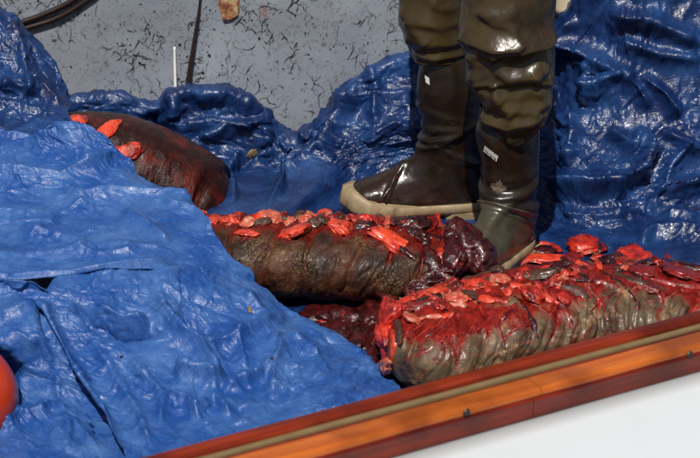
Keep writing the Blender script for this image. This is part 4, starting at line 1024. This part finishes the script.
# left leg (farther back)
leg('wader_leg', [(-420, 385, 475), (-200, 392, 470), (-60, 396, 466), (0, 398, 466), (25, 399, 466), (38, 405, 466), (46, 409, 466), (56, 411, 466), (66, 414, 467), (75, 415, 468), (80, 416, 468)],
    YL, lambda th: 57+7*np.clip(np.cos(th), -.3, 1)+3*np.sin(th*2), [
    ([(396, 10), (415, 20), (440, 25), (466, 15)], .012, 7, 14), ([(402, 36), (425, 44), (450, 42), (470, 34)], .012, 6, 10), ([(405, 20), (420, 34), (428, 44)], .008, 5, 6),
    ([(412, 52), (435, 58), (455, 55), (472, 50)], .009, 3, 5), ([(430, 2), (445, 8), (462, 2)], .008, 6, 8), ([(412, 60), (430, 66), (455, 66), (472, 58)], .008, 3, 4)], M_wader, seed=5)
leg('wader_leg', [(-420, 462, 552), (-200, 466, 556), (-60, 464, 557), (0, 462, 556), (20, 459, 555), (33, 458, 555), (44, 461, 555), (55, 464, 555), (66, 467, 554), (82, 468, 553), (92, 476, 553), (100, 481, 554), (115, 482, 553), (125, 485, 549), (140, 487, 547)],
    YR, lambda th: 100+34*np.clip(-np.sin(th+.18), 0, 1)**1.6-10*np.clip(np.cos(th), 0, 1)-14*np.clip(np.sin(th), 0, 1), [
    ([(458, 34), (472, 41), (495, 46), (516, 44), (524, 38)], .019, 4, 11), ([(466, 60), (482, 52), (505, 56), (530, 50), (552, 36)], .008, 5, 7), ([(492, 62), (500, 52), (520, 50), (545, 44), (560, 30)], .015, 2.5, 10), ([(495, 68), (510, 76), (530, 74), (545, 66)], .014, 5, 8),
    ([(462, 76), (476, 84), (500, 82), (530, 81), (558, 84)], .010, 2.2, 8), ([(476, 86), (488, 95), (505, 103), (522, 108), (545, 98)], .007, 5, 7), ([(496, 80), (496, 90), (505, 100)], .010, 4, 4),
    ([(480, 112), (490, 119), (510, 124), (528, 119), (538, 112)], .017, 3, 8), ([(484, 100), (500, 106), (515, 112)], .008, 4, 4), ([(470, 62), (474, 76), (484, 84)], .008, 5, 5), ([(475, 10), (500, 16), (520, 8)], .008, 8, 8), ([(470, 50), (478, 66), (480, 80)], .009, 4, 8), ([(500, 84), (497, 96), (512, 108), (508, 122)], .008, 3, 6), ([(535, 88), (540, 100), (530, 112)], .007, 3, 6), ([(480, 6), (492, 22), (520, 30)], .006, 4, 8), ([(540, 60), (530, 70), (534, 80)], .008, 3, 6), ([(532, -20), (539, 20), (541, 48), (545, 80)], .0032, 1.4, 1.4), ([(535, -20), (542, 20), (544, 48), (548, 80)], .0032, 1.2, 1.2), ([(508, 126), (510, 134), (511, 142)], .008, 3, 3)], M_wader, seed=15, flare=.016, depth=1.0)
# hips above the frame, closing the figure at the waist
hipz0 = atY(350, -380, 0)[2]
th = np.linspace(0, 2*math.pi, 64, endpoint=False); rings = []
for z_, rx, ry, oy in ((hipz0-.10, .20, .16, .02), (hipz0, .215, .165, .02), (hipz0+.12, .205, .155, .02), (hipz0+.25, .18, .135, .03), (hipz0+.29, .15, .11, .03)):
    rings.append(np.stack([.34+rx*np.cos(th), oy+ry*np.sin(th), 0*th+z_], -1))
from_grid('hips', np.array(rings), M_wader, person, wrap=True, cap=True)

def boot(H, yaw, scale, matshaft, matfoot, folds_, top=.37, lean=(0, 0), cut=118, rim=0.0):
    """lofted rubber boot; local x heel->toe, y width, z up"""
    rg = [((.112, top), (.006, top), .054), ((.122, top-.03), (-.006, top-.03), .062), ((.134, .28), (-.013, .28), .0655), ((.130, .23), (-.010, .225), .062), ((.126, .19), (-.004, .175), .056), ((.126, .165), (.001, .135), .0525),
          ((.134, .145), (-.003, .09), .050), ((.148, .128), (-.012, .045), .0475), ((.166, .116), (-.012, .014), .0455), ((.186, .104), (.030, .009), .0445), ((.208, .094), (.092, .009), .046), ((.232, .083), (.158, .009), .0515), ((.258, .073), (.210, .009), .0555),
          ((.282, .062), (.250, .010), .053), ((.300, .048), (.283, .012), .042), ((.309, .034), (.304, .016), .022), ((.310, .028), (.309, .022), .006)]
    n = len(rg); t = np.linspace(0, n-1, 210)
    A = catmull(np.array([r[0] for r in rg]), t); B = catmull(np.array([r[1] for r in rg]), t); W = catmull(np.array([[r[2]] for r in rg]), t)[:, 0]
    th = np.linspace(0, 2*math.pi, 120, endpoint=False)
    c, s = np.cos(th), np.sin(th)
    foot = np.clip((t-7)/3, 0, 1)
    ex = 1-.45*foot                                       # squarer underside for the foot rings
    yy = np.sign(s)[None]*np.abs(s)[None]**np.where(c[None] < 0, ex[:, None], 1.0)
    cc = np.where(c[None] < 0, np.sign(c)[None]*np.abs(c)[None]**ex[:, None], c[None])
    mid_ = (A+B)/2; hv = (A-B)/2
    X = np.stack([mid_[:, None, 0]+hv[:, None, 0]*cc, W[:, None]*yy, mid_[:, None, 1]+hv[:, None, 1]*cc], -1)
    du = np.gradient(X, axis=0); dv = np.roll(X, -1, 1)-np.roll(X, 1, 1); N = np.cross(dv, du); N /= np.linalg.norm(N, axis=-1)[..., None]+1e-9
    if np.sum(N[20, :, :]*(X[20]-X[20].mean(0))) < 0: N = -N
    Hh = .0018*fbm(X, 14, 3+yaw, 3)
    # rubber creased at the ankle
    for (u0, z0, ang, amp, wd) in folds_:
        d = (X[..., 2]-z0)-(X[..., 0]-u0)*math.tan(ang)
        Hh += amp*np.exp(-(d/wd)**2)*np.clip(1-((X[..., 0]-u0)/.10)**2, 0, 1)
    ii = np.arange(X.shape[0])[:, None]-cut
    Hh = Hh+rim*np.exp(-(np.clip(ii, 0, None)/4.)**2)*(ii >= 0)+rim*.5*np.exp(-((ii-9)/3.)**2)
    X = X+N*Hh[..., None]
    lx = np.clip((X[..., 2]-.12)/.28, 0, 1)
    def world(P):
        P = P.copy(); q = np.clip((P[..., 2]-.12)/.28, 0, 1)
        P[..., 0] += lean[0]*q**1.2; P[..., 1] += lean[1]*q**1.2
        P = P*scale; cy, sy = math.cos(yaw), math.sin(yaw)
        return np.stack([H[0]+P[..., 0]*cy-P[..., 1]*sy, H[1]+P[..., 0]*sy+P[..., 1]*cy, H[2]+P[..., 2]], -1)
    b = from_grid('boot', world(X[:cut]), matshaft, person, wrap=True)
    f = from_grid('foot', world(X[cut-1:]), matfoot, None, wrap=True, cap=False)
    # foot, sole and heel as sub-parts
    def sub(o): 
        o.parent = b; o.matrix_parent_inverse = b.matrix_world.inverted()
    # sole: outline offset, toe spring, foxing band
    ua = np.linspace(0, 2*math.pi, 140, endpoint=False)
    ox = .148+.166*np.cos(ua); half = np.interp(ox, [-.018, .0, .04, .09, .14, .20, .25, .29, .314], [.030, .040, .047, .045, .048, .061, .071, .063, .018])
    oy = np.sign(np.sin(ua))*np.abs(np.sin(ua))**.45*half
    spring = .016*np.clip((ox-.225)/.09, 0, 1)**1.6
    band = .024*np.clip((ox-.17)/.12, 0, 1)**1.3         # thick pale toe bumper
    arch = -.0
    levels = [(-.012, .92), (-.012, 1.0), (.000, 1.03), (.013, 1.03), (.0135, .985)]
    S = []
    for z_, k_ in levels:
        zz = z_+spring+np.where(z_ > 0.005, band, 0)+.012
        kk = np.where(z_ > .005, k_-.05*np.clip((ox-.25)/.06, 0, 1), k_)
        kk2 = kk if z_ < .0134 else kk-.06*np.clip((ox-.24)/.06, 0, 1)
        S.append(np.stack([.148+(ox-.148)*kk2, oy*kk2, zz], -1))
    S = np.array(S); S[..., 2] += .0006*perlin(S, 60, 3)
    so = from_grid('sole', world(S-np.array([0, 0, .004])), M_sole, None, wrap=True, cap=True)
    hl = []
    hx = .034+.050*np.cos(ua)*1.0; hy = np.sign(np.sin(ua))*np.abs(np.sin(ua))**.4*.0445
    hx = .034+.050*np.sign(np.cos(ua))*np.abs(np.cos(ua))**.4
    for z_, k_ in ((-.020, .95), (-.019, 1.0), (-.0045, 1.0)):
        hl.append(np.stack([.034+(hx-.034)*k_, hy*k_, 0*ua+z_+.004], -1))
    he = from_grid('heel', world(np.array(hl)), M_sole, None, wrap=True, cap=True, smooth=False)
    bpy.context.view_layer.update()
    for q in (f, so, he): sub(q)
    return b, world, sub
HL = atZ(478, 206.5, .018); HR = atZ(523, 243, .018)
bL, wL, subL = boot(HL, math.radians(180+4), 1.12, M_boot, M_boot_foot, [(.11, .175, -.35, .010, .008), (.13, .148, -.5, .011, .008), (.08, .205, -.1, .006, .009), (.02, .12, .5, .007, .009), (.17, .115, -.9, .006, .006), (.10, .24, .25, .004, .010), (.19, .10, -1.2, .004, .006)], lean=(.022, 0))
bR, wR, subR = boot(HR, math.radians(180+58), 1.13, M_boot, M_boot_green, [(.12, .15, -.3, .011, .010), (.06, .115, .2, .009, .009), (.14, .125, -.5, .008, .008), (.02, .09, .4, .006, .010), (.10, .185, -.1, .004, .015)], lean=(.02, -.02), top=.335, cut=84, rim=.0045)

# patches: laid on the boot surface where the photo shows them
def decal_quad(name, o, pts, mat, sub, lift=.0015, n=8):
    me = o.data; mw = o.matrix_world
    b = BVHTree.FromPolygons([v.co.copy() for v in me.vertices], [tuple(p.vertices) for p in me.polygons])
    return b
def on_surface(b, px, py, lift):
    d = V(ray(px, py)).normalized(); h = b.ray_cast(V(CAM), d)
    if h[0] is None: return None
    nn = h[1] if h[1].dot(d) < 0 else -h[1]
    return h[0]+nn*lift
def patch(name, o, poly_px, mat, lift, thick=.0008, parent=None):
    me = o.data
    b = BVHTree.FromPolygons([v.co.copy() for v in me.vertices], [tuple(p.vertices) for p in me.polygons])
    pts = [on_surface(b, x, y, lift) for x, y in poly_px]
    if any(p is None for p in pts): print('patch off surface', name); return None
    bm = bmesh.new(); vs_ = [bm.verts.new(p) for p in pts]
    cpt = on_surface(b, sum(x for x, y in poly_px)/len(poly_px), sum(y for x, y in poly_px)/len(poly_px), lift)
    cv = bm.verts.new(cpt)
    for k in range(len(vs_)): bm.faces.new((vs_[k], vs_[(k+1) % len(vs_)], cv))
    r = bmesh.ops.extrude_face_region(bm, geom=bm.faces[:])
    d = -V(ray(*poly_px[0])).normalized()
    for v in r['geom']:
        if isinstance(v, bmesh.types.BMVert): v.co += d*thick
    bmesh.ops.recalc_face_normals(bm, faces=bm.faces)
    q = from_bm(name, bm, mat, None); bpy.context.view_layer.update()
    q.parent = o; q.matrix_parent_inverse = o.matrix_world.inverted()
    return q
def densify(poly, k=3):
    out = []
    for i in range(len(poly)):
        a, b = poly[i], poly[(i+1) % len(poly)]
        out += [(a[0]+(b[0]-a[0])*j/k, a[1]+(b[1]-a[1])*j/k) for j in range(k)]
    return out
lab = patch('label_patch', bR, densify([(485, 145.5), (498.5, 156), (496.5, 161.5), (483.5, 151)]), M_white_patch, .0012)
for k in range(6):
    x0, y0 = 485.3+k*1.95, 149.3+k*1.5
    q = patch('printed_mark', bR, [(x0, y0), (x0+1.2, y0+.9), (x0+.8, y0+3.0), (x0-.4, y0+2.0)] if k % 2 else [(x0, y0), (x0+1.3, y0+1.0), (x0+1.1, y0+1.7), (x0-.2, y0+.9)], M_print, .0026, .0003)
leafp = [(0, -9), (1.6, -5.5), (3.4, -6.3), (3.0, -2.2), (5.6, -4.4), (6.4, -3), (8.8, -3.2), (8.0, -.8), (9, .3), (4.6, 3.6), (5, 5), (.6, 4.4), (.4, 7), (-.5, 7), (-.6, 4.4), (-5, 5), (-4.6, 3.6), (-9, .3), (-8, -.8), (-8.8, -3.2), (-6.4, -3), (-5.6, -4.4), (-3.0, -2.2), (-3.4, -6.3), (-1.6, -5.5)]
ca, sa = math.cos(R(12)), math.sin(R(12))
patch('leaf_emblem', bR, [(498.5+.95*(x*ca-y*sa), 187.5+.95*(x*sa+y*ca)) for x, y in leafp], M_leaf, .0010, .0004)
patch('label_patch', bL, densify([(425, 75), (429.5, 78), (430, 85), (426, 82.5)], 2), M_white_patch, .001)
